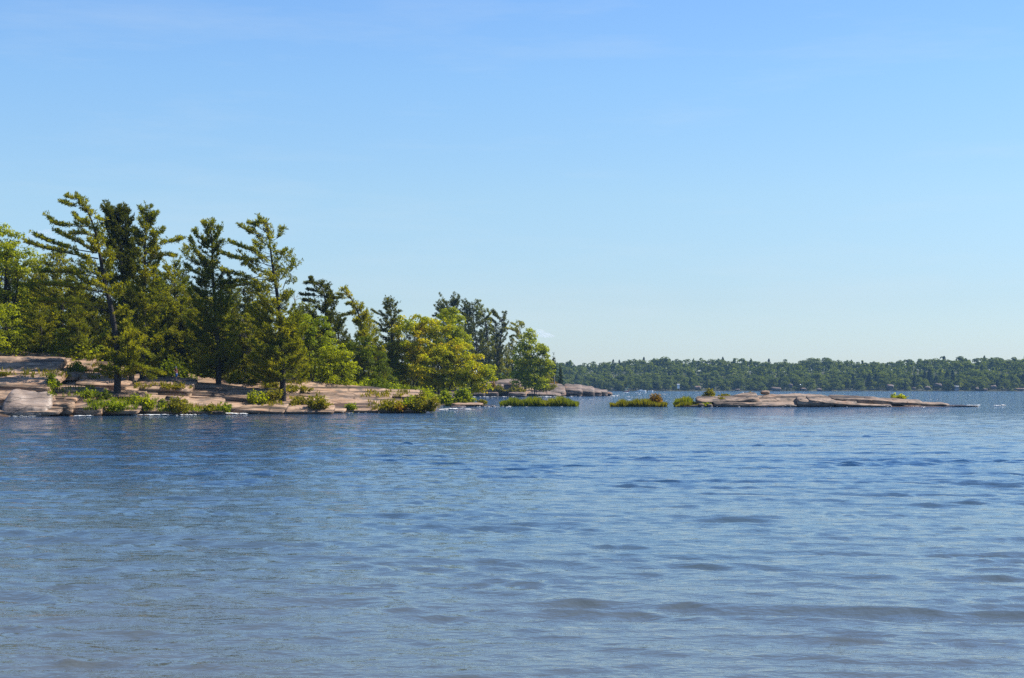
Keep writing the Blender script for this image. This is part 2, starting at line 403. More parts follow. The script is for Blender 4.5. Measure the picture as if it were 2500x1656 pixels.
M['water'] = water_mat()

# ---------------------------------------------------------------- water
def build_water():
    rng = np.random.default_rng(4)
    Y0 = -16.0                                           # the fan of the wave mesh opens well behind and beside the viewer
    c = [-6.0]
    while c[-1] < 1750: c.append(c[-1] + (0.9 if c[-1] < 9 else c[-1] * (0.0050 if c[-1] < 40 else 0.0039 if c[-1] < 280 else 0.010)))
    r = np.array(c + [2500, 4000, 8000, 16000, 30000]) - Y0
    half = math.radians(25)
    fine = np.linspace(-half, half, 470)
    co = np.radians(list(np.arange(25.5, 43, .5)) + [46, 52, 60, 75, 100, 130, 155, 180])
    th = np.concatenate([-co[::-1][1:], fine, co])       # clockwise from +Y
    R, T = np.meshgrid(r, th, indexing='ij')
    x, y = R * np.sin(T), R * np.cos(T) + Y0
    z = np.zeros_like(x); dx = np.zeros_like(x); dy = np.zeros_like(x)
    dr = np.maximum(np.gradient(r)[:, None], 0.45 * R * np.minimum(np.gradient(th), .1)[None])
    fade_t = 1 - sstep(math.radians(38), math.radians(43), np.abs(T))
    # the chop comes in short steep packets on an otherwise gently rippled lake
    gust = 0.85 + 0.32 * fbm(x / 34 + 3, y / 22, seed=501, oct=2)
    G = [gust * (0.58 + 1.6 * np.maximum(0, fbm(x / 2.2, y / .75, seed=502, oct=2)) ** 1.1), gust * (0.42 + 1.6 * np.maximum(0, fbm(x / 4.6 + 9, y / 1.5, seed=503, oct=2)) ** 1.1)]
    # wind sea running towards the camera and a little to the left
    for i in range(130):
        lam = 0.17 * (1.7 / 0.17) ** rng.random()
        ang = math.radians(rng.normal(193, 23))
        kx, ky = math.sin(ang) * 2 * math.pi / lam, math.cos(ang) * 2 * math.pi / lam
        amp = 0.0066 * lam * rng.uniform(0.5, 1.4) * (1 if lam < .75 else (.75 / lam) ** 0.9)
        ph = rng.uniform(0, 6.28)
        w = sstep(1.5, 3.0, lam / dr) * fade_t
        # wave groups: every component swells and fades over some tens of metres
        g = G[0 if lam < .7 else 1] * (0.8 + 0.55 * vnoise(x / (lam * 4.2) + i * 3.1, y / (lam * 2.8) + i * 7.7, seed=i))
        p = kx * x + ky * y + ph
        a = amp * w * g
        z += a * np.cos(p + .38 * np.sin(p))
        dx -= 1.1 * a * np.sin(p) * math.sin(ang); dy -= 1.1 * a * np.sin(p) * math.cos(ang)
    x = x + dx; y = y + dy
    nr, nt = x.shape
    i = np.arange(nr - 1)[:, None] * nt; j = np.arange(nt - 1)[None]
    q = np.stack([i + j, i + nt + j, i + nt + j + 1, i + j + 1], -1).reshape(-1, 4)
    mb = MB(); mb.add(np.stack([x, y, z], -1), q[:, ::-1])
    c0 = np.array([[0, Y0, 0.0]]); ring = np.arange(nt - 1)
    v = np.stack([x[0], y[0], z[0]], -1)
    mb.add(np.vstack([c0, v]), np.stack([np.zeros(nt - 1, int), ring + 2, ring + 1], -1)[:, ::-1][:, [0, 1, 2]])
    o = mb.build("water", M['water'], smooth=True)
    tag(o, kind="structure", label="choppy blue lake water")
build_water()

# ---------------------------------------------------------------- the left shore and its point
SHORE = [(-900, 150), (-300, 160), (0, 166), (200, 169), (430, 175), (700, 187), (900, 193), (1000, 197), (1070, 204), (1078, 215),
         (1072, 245), (1090, 300), (1096, 340), (1085, 420), (1120, 520), (1150, 556), (1240, 556), (1310, 562), (1420, 575), (1486, 588),
         (1496, 604), (1420, 650), (1200, 820), (200, 1000), (-900, 900)]
SP = np.array([(X(px, d), d) for px, d in SHORE])

def shore_dist(x, y):
    """distance to the shoreline, positive on land"""
    best = np.full(x.shape, 1e9); inside = np.zeros(x.shape, bool)
    n = len(SP)
    for i in range(n):
        a, b = SP[i], SP[(i + 1) % n]
        e = b - a
        t = np.clip(((x - a[0]) * e[0] + (y - a[1]) * e[1]) / (e @ e), 0, 1)
        best = np.minimum(best, np.hypot(x - a[0] - t * e[0], y - a[1] - t * e[1]))
        c = ((a[1] > y) != (b[1] > y)) & (x < (b[0] - a[0]) * (y - a[1]) / (b[1] - a[1] + 1e-12) + a[0])
        inside ^= c
    return np.where(inside, best, -best)

def terrain(x, y, detail=True):
    x = np.asarray(x, float); y = np.asarray(y, float)
    wob = fbm(x / 9, y / 9, seed=3, oct=3) * 1.6
    d = shore_dist(x, y) + wob * sstep(0, 5, np.abs(shore_dist(x, y)) + 2)
    zf = np.interp(x, [-110, -63, -56, -48, -41.5, -34, -29, -24, -19, -14, -10], [7.2, 6.7, 6.2, 5.4, 4.75, 3.8, 3.15, 2.6, 2.1, 1.6, 0.9])
    zm = 1.7
    zr = np.interp(x, [-30, -5, 7, 15, 22, 27, 31, 36], [3.2, 3.4, 3.6, 3.4, 2.8, 2.1, 1.4, 0.6])
    wm = sstep(225, 270, y); wr = sstep(430, 540, y)
    zc = (zf * (1 - wm) + zm * wm) * (1 - wr) + zr * wr
    Dc = 27 * (1 - wr) + 13 * wr
    Dc = np.where(y < 260, np.interp(x, [-60, -30, -10], [29, 24, 17]), Dc)
    rr = np.clip(d / Dc, 0, 1)
    base = zc * (0.72 * rr + 0.28 * np.sqrt(rr + 1e-6)) 
    inland = np.clip(d - Dc, 0, 120) * np.where(x < 0, 0.022, 0.01)
    z = base + inland
    if detail:
        K = np.where(y < 260, 4.3, 2.5)                      # beds dip with the crest: their number stays, their thickness shrinks to the right
        st = zc / K
        rel = (0.72 * rr + 0.28 * np.sqrt(rr + 1e-6)) * K
        u = rel + 0.42 * fbm(x / 16, y / 8, seed=9, oct=3) + 0.13 * fbm(x / 2.4, y / 2.4, seed=12, oct=2)
        fr = u - np.floor(u)
        s = 0.40 * fr + 0.60 * sstep(0.86, 0.955, fr) - 0.06 * sstep(0.55, 0.84, fr) * (1 - sstep(0.86, 0.92, fr))
        k = sstep(0.3, 2.0, d) * (1 - 0.8 * sstep(Dc, Dc + 6, d))
        z = z + (s - fr) * st * k
        z = z + 0.16 * fbm(x / 2.2, y / 1.3, seed=21, oct=4) * sstep(0, 3, d)
    z = np.where(d < 0, np.maximum(d * 0.25, -3), z)
    return z, d, Dc

def build_shore():
    def span(a, b, s): return list(np.arange(a, b, s))
    xs = np.array(span(-330, -84, 8) + span(-84, -4, 0.33) + span(-4, 42, 0.55) + span(42, 80, 8))
    ys = np.array(span(140, 162, 2) + span(162, 228, 0.30) + span(228, 540, 3) + span(540, 606, 0.55) + span(606, 1050, 16))
    x, y = np.meshgrid(xs, ys, indexing='ij')
    z, d, Dc = terrain(x, y)
    nx, ny = x.shape
    i = np.arange(nx - 1)[:, None] * ny; j = np.arange(ny - 1)[None]
    q = np.stack([i + j, i + ny + j, i + ny + j + 1, i + j + 1], -1).reshape(-1, 4)
    dd = d.ravel()[q].max(1)
    soil = sstep(-3.0, 3.0, d - Dc * np.where(y < 260, 1.0, 0.45) + 3.0 * fbm(x / 6, y / 6, seed=40, oct=3))
    soil = np.where(y > 520, sstep(9, 15, d), soil)
    soil = np.maximum(soil, 0.9 * sstep(0.55, 0.85, fbm(x / 7, y / 2.0, seed=44, oct=3)) * (d > 4))
    keep = dd > -8
    used = np.unique(q[keep]); remap = np.full(nx * ny, -1); remap[used] = np.arange(len(used))
    V = np.stack([x, y, z], -1).reshape(-1, 3)[used]
    mb = MB(); mb.add(V, remap[q[keep]])
    o = mb.build("shore_ground", M['granite'], smooth=True, attrs={"soil": soil.ravel()[used]})
    tag(o, kind="structure", label="layered pink granite shore rising to the wooded point")
    return o
shore = build_shore()

def gz(x, y):
    z, d, Dc = terrain(np.array([x], float), np.array([y], float))
    return float(z[0])

# ---------------------------------------------------------------- rocks
def cube_sphere(n):
    t = np.linspace(-1, 1, n + 1)
    vs, fs, off = [], [], 0
    a, b = np.meshgrid(t, t, indexing='ij')
    for ax in range(3):
        for sg in (-1, 1):
            v = np.zeros((n + 1, n + 1, 3)); v[..., ax] = sg; v[..., (ax + 1) % 3] = a * sg; v[..., (ax + 2) % 3] = b
            vs.append(v.reshape(-1, 3))
            i = np.arange(n)[:, None] * (n + 1); j = np.arange(n)[None]
            fs.append(np.stack([i + j, i + n + 1 + j, i + n + 2 + j, i + j + 1], -1).reshape(-1, 4) + off); off += (n + 1) ** 2
    v = np.concatenate(vs); f = np.concatenate(fs)
    key = np.round(v * 1000).astype(int)
    _, idx, inv = np.unique(key, axis=0, return_index=True, return_inverse=True)
    return v[idx], inv.ravel()[f]
CS8 = cube_sphere(11); CS5 = cube_sphere(5)

def rock_mesh(name, mat, size, seed, power=4.0, rough=0.12, slope=0.0, tilt=0.0, lod=CS8, freq=1.0):
    """a rounded block of granite: size full extents, slope tips the top towards the viewer, tilt leans it in the picture"""
    v, f = lod
    v = np.sign(v) * np.abs(v)
    L = (np.abs(v) ** power).sum(1) ** (1 / power)
    v = v / L[:, None]
    s = np.array(size) / 2
    p = v * s
    n = fbm(p[:, 0] * .55 * freq + seed, p[:, 1] * .9 * freq, p[:, 2] * 1.1 * freq, seed=seed, oct=4)
    n2 = fbm(p[:, 0] * .22 * freq + seed, p[:, 1] * .4 * freq, p[:, 2] * .4 * freq, seed=seed + 5, oct=2)
    n3 = vnoise(p[:, 0] * 1.6 * freq + seed * 3, p[:, 1] * 2.2 * freq, p[:, 2] * 3 * freq, seed=seed + 9)
    led = np.round((p[:, 2] / s[2] + .12 * n) * 2.0) / 2.0 - p[:, 2] / s[2]           # bedding: the faces step back in layers
    p = p + unit(v / s) * (n * rough * min(size) + n2 * rough * 1.3 * min(size) + n3 * .05 * min(size))[:, None]
    p[:, 1] += led * .5 * s[2] * (np.abs(v[:, 1]) > .6)
    p[:, 2] += p[:, 1] * slope
    c, sn = math.cos(tilt), math.sin(tilt)
    p = np.stack([p[:, 0] * c - p[:, 2] * sn, p[:, 1], p[:, 0] * sn + p[:, 2] * c], -1)
    mb = MB(); mb.add(p, f)
    return mb.mesh(name, mat, smooth=True)

def rock_at(name, px, py, wpx, hpx, d, depth, mat, seed, parent=None, label=None, cat=None, **kw):
    s = d / F
    me = rock_mesh(name, mat, (wpx * s, depth, hpx * s), seed, **kw)
    o = bpy.data.objects.new(name, me); COL.objects.link(o)
    o.location = [float(c) for c in P(px, py, d)]
    if parent is not None: o.parent = parent
    if label: tag(o, label, cat)
    return o

def ground(px, py, fallback=None):
    """first rock or water under the line of sight through a point of the photograph"""
    v = np.array([(px - CX) / F, 1.0, (HY - py) / F]); v /= np.linalg.norm(v)
    ok, loc, *_ = sc.ray_cast(DG, (0, 0, CH), v.tolist())
    return np.array(loc) if ok else fallback

# slabs of the left shore that stand out by their own edges: (centre px, centre py, width, height, distance, depth, slope, tilt)
SL = [(50, 883, 240, 11, 191, 5, .25, -.015), (130, 893, 190, 9, 188, 4, .3, -.03), (30, 903, 220, 12, 186, 5, .3, -.03), (90, 917, 210, 11, 183, 4, .3, -.04), (30, 931, 230, 13, 180, 4, .3, -.05),
      (20, 950, 210, 17, 176, 4, .25, -.03), (215, 903, 140, 10, 190, 4, .3, -.03), (195, 928, 150, 17, 184, 3.5, .15, -.03), (250, 946, 130, 16, 182, 3, .2, -.05), (160, 962, 200, 12, 177, 3, .2, -.03),
      (340, 908, 150, 9, 190, 4, .3, -.05), (395, 958, 150, 19, 180, 5, .3, -.06), (400, 930, 190, 11, 186, 4, .3, -.07), (450, 918, 160, 8, 190, 4, .3, -.09),
      (560, 976, 230, 21, 181, 5, .25, -.085), (520, 952, 250, 12, 185, 5, .3, -.09), (600, 964, 260, 12, 186, 6, .3, -.1), (590, 940, 260, 9, 191, 5, .25, -.1),
      (680, 956, 250, 10, 193, 5, .25, -.11), (690, 990, 150, 17, 185, 4, .25, -.12), (600, 1001, 200, 9, 180, 4, .2, -.07), (470, 996, 130, 9, 179, 3, .2, -.08), (720, 972, 240, 10, 190, 5, .25, -.11),
      (810, 978, 280, 14, 192, 7, .28, -.11), (870, 992, 220, 10, 192, 5, .25, -.07), (790, 961, 220, 7, 202, 5, .2, -.06), (955, 969, 150, 7, 206, 5, .2, -.03), (970, 984, 130, 8, 200, 4, .2, -.05),
      (770, 1002, 150, 8, 187, 3, .2, -.05), (20, 985, 100, 22, 171, 4, .2, .02), (300, 972, 100, 12, 179, 3, .2, -.05), (330, 990, 120, 10, 176, 3, .2, -.03)]
rs = random.Random(12)                              # the thinner ledges between them, following the bedding down to the right
for f in (.10, .22, .33, .45, .56, .68, .80, .91):
    px = rs.uniform(-60, 0)
    while px < 930 - 250 * (1 - f) * (f < .3):
        w = rs.uniform(80, 190)
        c = np.interp([px - 30, px + 30], [-60, 0, 140, 300, 430, 600, 700, 800, 900, 1000], [876, 880, 883, 900, 913, 932, 946, 955, 963, 973])
        wa = np.interp([px - 30, px + 30], [0, 430, 700, 1000], [1017, 1013, 1009, 1006])
        yy = c + (wa - c) * f
        if rs.random() < .78: SL.append((px + w / 2, yy.mean() + (yy[1] - yy[0]) / 60 * w / 2 + rs.uniform(-2.5, 2.5), w, rs.uniform(6, 11), 184, rs.uniform(2.2, 3.6), rs.uniform(.2, .34), -(yy[1] - yy[0]) / 60))
        px += w * rs.uniform(.85, 1.25)
for i, (px, py, w, h, d, dep, sl, ti) in enumerate(SL):
    if i == 0: bpy.context.view_layer.update(); DG = bpy.context.evaluated_depsgraph_get()
    g = ground(px, py + h * .75)                    # the front foot of the slab stands on the bedrock seen there
    fh = h * (1.35 if h > 11.5 else 1.05) / F * d
    if g is None or not 160 < g[1] < 225: g = P(px, py + h * .75, d)
    sl *= .95
    o = bpy.data.objects.new("rock_slab", rock_mesh("rock_slab", M['slab'], (w / F * d, dep, fh + .1), 100 + i * 3, power=12.0, rough=.07, slope=sl, tilt=ti, freq=.8))
    COL.objects.link(o); o.parent = shore
    o.location = (float(g[0]), float(g[1]) + dep / 2 - .9, float(g[2]) + (fh - .1) / 2 + sl * (dep / 2 - .4) + .06)

rock_at("boulder", 68, 996, 112, 44, 168, 3.2, M['pale'], 7, label="big pale wet boulder with a smooth sloping face at the left water edge", cat="boulder", power=5, rough=0.09, slope=.75, tilt=-.1)
rock_at("boulder", 152, 996, 62, 36, 169.5, 2.6, M['slab'], 8, label="pinkish lumpy boulder right beside the big pale wet boulder", cat="boulder", rough=.16)
rock_at("boulder", 212, 1000, 84, 34, 170.5, 2.4, M['slab'], 9, label="low broad boulder between the lumpy boulder and the green shore bushes", cat="boulder", rough=.14, slope=.3)
rock_at("boulder", 172, 978, 34, 17, 173, 1.4, M['slab'], 10, label="small square tan stone lying on top of the shoreline boulders", cat="boulder", rough=.12)
rock_at("boulder", 120, 975, 26, 22, 173, 1.2, M['slab'], 11, label="small grey stone wedged behind the big pale wet boulder", cat="boulder", rough=.18)
rock_at("boulder", 278, 1002, 54, 18, 172.5, 1.6, M['slab'], 12, label="flat pink stone at the water under the leaning pine", cat="boulder", rough=.12)
rock_at("boulder", 402, 990, 36, 30, 176, 1.6, M['slab'], 13, label="grey rounded boulder beside the yellow green tuft near the shore", cat="boulder", rough=.14)
rock_at("boulder", 425, 978, 40, 16, 178, 1.6, M['slab'], 14, label="small pink stone leaning above the grey rounded boulder", cat="boulder", rough=.14, tilt=-.3)
rock_at("boulder", 928, 1002, 26, 16, 194, 1.2, M['slab'], 15, label="small stone at the water below the smooth pink rock", cat="boulder", rough=.16)
rock_at("flat_rock", 1142, 989, 76, 9, 258, 4, M['slab'], 16, label="low flat rock ledge in the water under the yellow maple", cat="rock", rough=.16, tilt=.03)
rock_at("flat_rock", 1118, 994, 40, 7, 250, 3, M['slab'], 17, label="dark low rock just in front of the flat ledge", cat="rock", rough=.16)
rock_at("flat_rock", 1190, 992, 42, 6, 258, 2.5, M['slab'], 18, label="thin rock sliver awash right of the flat ledge", cat="rock", rough=.14)
rock_at("boulder", 1268, 991, 36, 11, 262, 1.8, M['slab'], 19, label="wedge shaped pink boulder in front of the reed bed", cat="boulder", rough=.1, tilt=-.16)
for i, (px, py, w, h, d) in enumerate([(1120, 964, 46, 9, 500), (1165, 964, 40, 8, 505), (1200, 963, 34, 10, 530), (1262, 964, 44, 11, 540), (1090, 966, 30, 8, 480), (1300, 964, 30, 7, 548)]):
    rock_at("boulder", px, py, w, h, d, 4, M['far_rock'], 60 + i, rough=.14,
            label=["low boulder at the inlet bank behind the maple's thin stems", "second low boulder along the inlet bank", "rounded boulder below the dark point rocks", "sloping grey boulder left of the birch trunk", "small boulder at the bank behind the maple trunk", "low stone at the foot of the birch"][i], cat="boulder")
# the bare rocks of the point
for i, (px, py, w, h, d, dep, sl, ti) in enumerate([(1240, 943, 66, 27, 560, 9, .15, 0), (1200, 947, 62, 24, 558, 8, .15, .0), (1240, 931, 60, 8, 568, 8, .1, .04),
        (1342, 955, 78, 21, 565, 9, .3, -.06), (1398, 955, 48, 23, 572, 8, .25, -.1), (1424, 956, 54, 20, 574, 8, .2, -.14),
        (1450, 959, 36, 16, 579, 7, .2, -.1), (1466, 960, 34, 14, 582, 6, .15, -.12), (1484, 963, 20, 10, 586, 4, .1, -.1), (1330, 964, 80, 9, 560, 5, .2, -.04)]):
    rock_at("rock_block", px, py, w, h, d, dep, M['far_rock'], 200 + i * 3, parent=shore, power=5, rough=.09, slope=sl, tilt=ti, freq=.5)

# ---------------------------------------------------------------- the low rock island on the right
ISL_D = 254.0
def build_island():
    xs = np.arange(X(1640, ISL_D), X(2460, ISL_D), 0.16); ys = np.arange(ISL_D - 4.5, ISL_D + 14, 0.16)
    x, y = np.meshgrid(xs, ys, indexing='ij')
    px = x / ISL_D * F + CX
    crest = np.interp(px, [1640, 1680, 1720, 1780, 1830, 1870, 1900, 1960, 2010, 2060, 2110, 2160, 2220, 2290, 2330, 2400, 2460],
                      [993, 989, 979, 969, 964, 965, 963, 961, 964, 969, 972, 975, 978, 985, 989, 992, 997])
    zc = (993.4 - crest) / F * ISL_D
    t = np.clip((y - (ISL_D - 3.2)) / 6.5 , -1, 2)
    back = 1 - sstep(1.0, 2.0, t) * 1.3
    u = np.clip(t, 0, 1) + 0.10 * fbm(x / 5, y / 2, seed=71, oct=3)
    # two bedding steps, then a smooth rounded back
    s = 0.16 * sstep(0, .08, u) + 0.12 * sstep(0.08, .4, u) + .30 * sstep(.38 , .46, u + .12 * fbm(x / 9, y / 9, seed=5, oct=2)) + .42 * sstep(.44, 1, u) ** .8
    whale = sstep(1880, 1910, px) * (1 - sstep(1985, 2030, px))
    s = s * (1 - whale) + whale * np.sin(np.clip(u, 0, 1) * math.pi / 2)
    z = zc * s * back + (np.where(t < 0, t * 1.2, 0)) + 0.14 * fbm(x / 1.6 + y * .2, y / 1.1, seed=77, oct=5) * sstep(0, .3, t) * np.clip(zc, 0, 1)
    z -= 0.05 + 0.28 * (1 - sstep(0.0, 0.35, zc)) 
    z = np.where(y > ISL_D + 8, z - (y - ISL_D - 8) * .3, z)
    nx, ny = x.shape
    i = np.arange(nx - 1)[:, None] * ny; j = np.arange(ny - 1)[None]
    q = np.stack([i + j, i + ny + j, i + ny + j + 1, i + j + 1], -1).reshape(-1, 4)
    keep = z.ravel()[q].max(1) > -0.5
    used = np.unique(q[keep]); remap = np.full(nx * ny, -1); remap[used] = np.arange(len(used))
    mb = MB(); mb.add(np.stack([x, y, z], -1).reshape(-1, 3)[used], remap[q[keep]])
    o = mb.build("rock_island", M['island'], smooth=True)
    tag(o, kind="structure", label="long low bare granite island in the right half of the lake")
    return o
island = build_island()
for i, (px, py, w, h, d, dep, sl, ti) in enumerate([(1775, 977, 150, 13, 253.5, 4, .2, .045), (1800, 985, 120, 9, 252, 3, .2, .0), (1885, 989, 120, 9, 251.5, 3, .2, .0),
        (2030, 981, 120, 14, 252, 4, .2, -.04), (2090, 975, 130, 10, 254, 4, .15, -.05), (2180, 980, 140, 12, 254, 4, .15, -.05), (2260, 987, 110, 9, 254, 3.5, .1, -.05),
        (2110, 988, 130, 6, 251.5, 3, .15, -.05), (1700, 991, 70, 6, 252, 2.5, .1, .05), (2060, 990, 60, 8, 251.5, 2.5, .15, -.2), (1990, 982, 90, 16, 251.8, 3, .3, -.06), (2345, 992, 80, 4, 254, 3, 0, -.02)]):
    rock_at("rock_slab", px, py, w, h, d, dep, M['island'], 300 + i * 3, parent=island, power=7, rough=.18, slope=sl, tilt=ti)
ISLAND_BOULDERS = [(1868, 959, 21, 9, 257, "rounded tan boulder perched on the crest of the rock island"), (1785, 990, 16, 9, 250.8, "tan boulder at the water below the island ledge"),
    (1837, 993, 16, 7, 250.5, "pale rounded stone in the wash in front of the island"), (1712, 990, 14, 8, 250.8, "pink stone beside the island's grassy left end"),
    (1733, 991, 12, 7, 250.5, "small pale stone right of the pink stone on the island shore"), (1808, 988, 14, 6, 251, "small reddish stone under the island ledge")]
for i, (px, py, w, h, d, lab) in enumerate(ISLAND_BOULDERS):
    rock_at("boulder", px, py, w, h, d, w / F * d * .8, M['island'] if i else M['slab'], 400 + i, lod=CS5, rough=.1, power=3, label=lab, cat="boulder")

# ---------------------------------------------------------------- where plants and the person touch the rock
bpy.context.view_layer.update()
DG = bpy.context.evaluated_depsgraph_get()
def drop(x, y):
    ok, loc, *_ = sc.ray_cast(DG, (x, y, 40), (0, 0, -1))
    return loc[2] if ok else 0.0
SHRUBS = [
    (272, 1002, 84, 40, 174, 'green', "low green bush at the water below the leaning pine's trunk"), (345, 1000, 78, 62, 175.5, 'bright', "big bright green bush right of the leaning pine"),
    (435, 1003, 66, 46, 175.5, 'gold', "spiky yellow green tuft beside the grey rounded boulder"), (398, 992, 30, 22, 177, 'green', "small green tuft between boulder and bright bush"),
    (515, 1003, 36, 22, 177.5, 'gold', "small yellow green tuft at the surf line"), (548, 1002, 34, 24, 178, 'green', "small dark green tuft at the surf line"),
    (628, 985, 58, 44, 183, 'bright', "bright leafy bush growing from the slab edge"), (668, 975, 50, 40, 187, 'gold', "olive bush directly right of the bright slab bush"),
    (662, 948, 40, 40, 193, 'gold', "upright olive bush at the crest below the ragged pine"), (775, 997, 64, 54, 189.5, 'gold', "rounded olive bush in front of the smooth pink rock"),
    (735, 988, 60, 26, 188, 'gold', "low olive bush left of the rounded olive bush"), (858, 1000, 30, 22, 191, 'green', "single small tuft alone on the smooth pink rock"),
    (960, 1000, 74, 40, 196, 'gold', "low yellowish bush left of the big waterside bush"), (1035, 1002, 88, 62, 201, 'gold', "big dense rounded bush at the tip of the near shore"),
    (1000, 992, 60, 36, 203, 'green', "green bush tucked behind the big waterside bush"), (975, 1003, 50, 22, 195.5, 'rust', "low rust tinged plant at the water beside the big bush"),
    (190, 905, 40, 30, 190, 'green', "green bush on the ledge in the middle of the left rocks"), (130, 945, 34, 50, 179, 'green', "dark green bush hanging in the crack of the left rocks"),
    (210, 970, 60, 28, 177, 'green', "green bush above the low broad boulder"), (250, 975, 50, 30, 178, 'deep', "dark bush in the shade of the leaning pine"),
    (380, 918, 60, 28, 190, 'gold', "yellow green bush on the crest left of the person"), (10, 918, 40, 18, 183, 'gold', "mossy yellow tuft at the far left ledge"),
    (418, 948, 60, 16, 183, 'gold', "low grassy tuft under the person's ledge"), (520, 910, 40, 22, 197, 'green', "small green bush at the foot of the upright pine"),
    (560, 925, 60, 26, 199, 'deep', "dark bush right of the upright pine's foot"), (700, 955, 70, 22, 200, 'gold', "dry grassy bush below the ragged pine"),
    (740, 957, 60, 20, 203, 'gold', "low dry grassy bush left of the light green tree"), (600, 935, 60, 24, 201, 'deep', "dark bush under the ragged pine's left limbs"),
    (1085, 982, 40, 36, 262, 'green', "green bush at the maple's trunk"), (1130, 985, 60, 46, 266, 'green', "fine leaved green bush behind the flat rock ledge"),
    (1176, 987, 26, 12, 262, 'gold', "tiny yellow tuft on the flat rock ledge"), (1215, 958, 34, 24, 545, 'gold', "golden bush at the water right of the maple"), (1203, 952, 16, 30, 548, 'rust', "orange rust bush left of the dark point rocks"),
    (1262, 960, 40, 22, 548, 'gold', "yellow green bush left of the birch trunk"), (1212, 930, 40, 24, 566, 'green', "green bush on top of the dark point rocks"), (1330, 953, 50, 18, 556, 'gold', "yellowish bush below the birch on the point"),
    (1352, 941, 22, 10, 570, 'rust', "low orange plant on top of the point rock"),
    (1602, 991, 36, 34, 256, 'rust', "rusty orange bush in the reeds left of the island"), (1737, 974, 32, 28, 256, 'gold', "upright olive bush at the island's left shoulder"),
    (1768, 971, 26, 12, 256, 'gold', "low olive tuft right of the upright island bush"), (1833, 965, 12, 11, 257, 'gold', "tiny tuft on the island crest beside the gull"),
    (2192, 974, 36, 15, 257, 'bright', "round green bush alone on the island's right half"), (1760, 978, 10, 14, 253, 'gold', "small sprig hanging on the island's front ledge"), (1727, 990, 20, 12, 251, 'reed', "small green tuft at the island's stony shore"),
]
SHRUB_AT = {(q[0], q[1]): ground(q[0], q[1]) for q in SHRUBS}
def patch(n, seed, *boxes):
    r = random.Random(seed); out = []
    for (x0, x1, y0, y1, w) in boxes:
        for _ in range(int(n * w)):
            px, py = r.uniform(x0, x1), r.uniform(y0, y1)
            if vnoise(np.array([px / 13]), np.array([py / 4]), seed=seed)[0] < -.1: continue
            g = ground(px, py)
            if g is not None and g[2] > .12: out.append(g)
    return out
GRASS_AT = [("green grass and low growth along the water under the leaning pine", 'green', patch(380, 1, (205, 385, 976, 1002, 1.5), (385, 540, 998, 1005, .5), (120, 230, 945, 970, .3))),
            ("yellowish grass in the ledges of the left rocks", 'gold', patch(260, 2, (-20, 180, 905, 922, .7), (150, 320, 890, 925, 1), (330, 470, 938, 950, .6), (420, 560, 990, 1002, .8))),
            ("dry grass in the seams of the long pink slabs", 'gold', patch(220, 3, (640, 760, 930, 950, .8), (640, 740, 972, 992, 1.2), (880, 1000, 955, 970, 1), (900, 1060, 980, 1002, 1.4)))]
PERSON_AT = ground(431, 931.5)
WOODEN_POST_AT = ground(1353.5, 941)

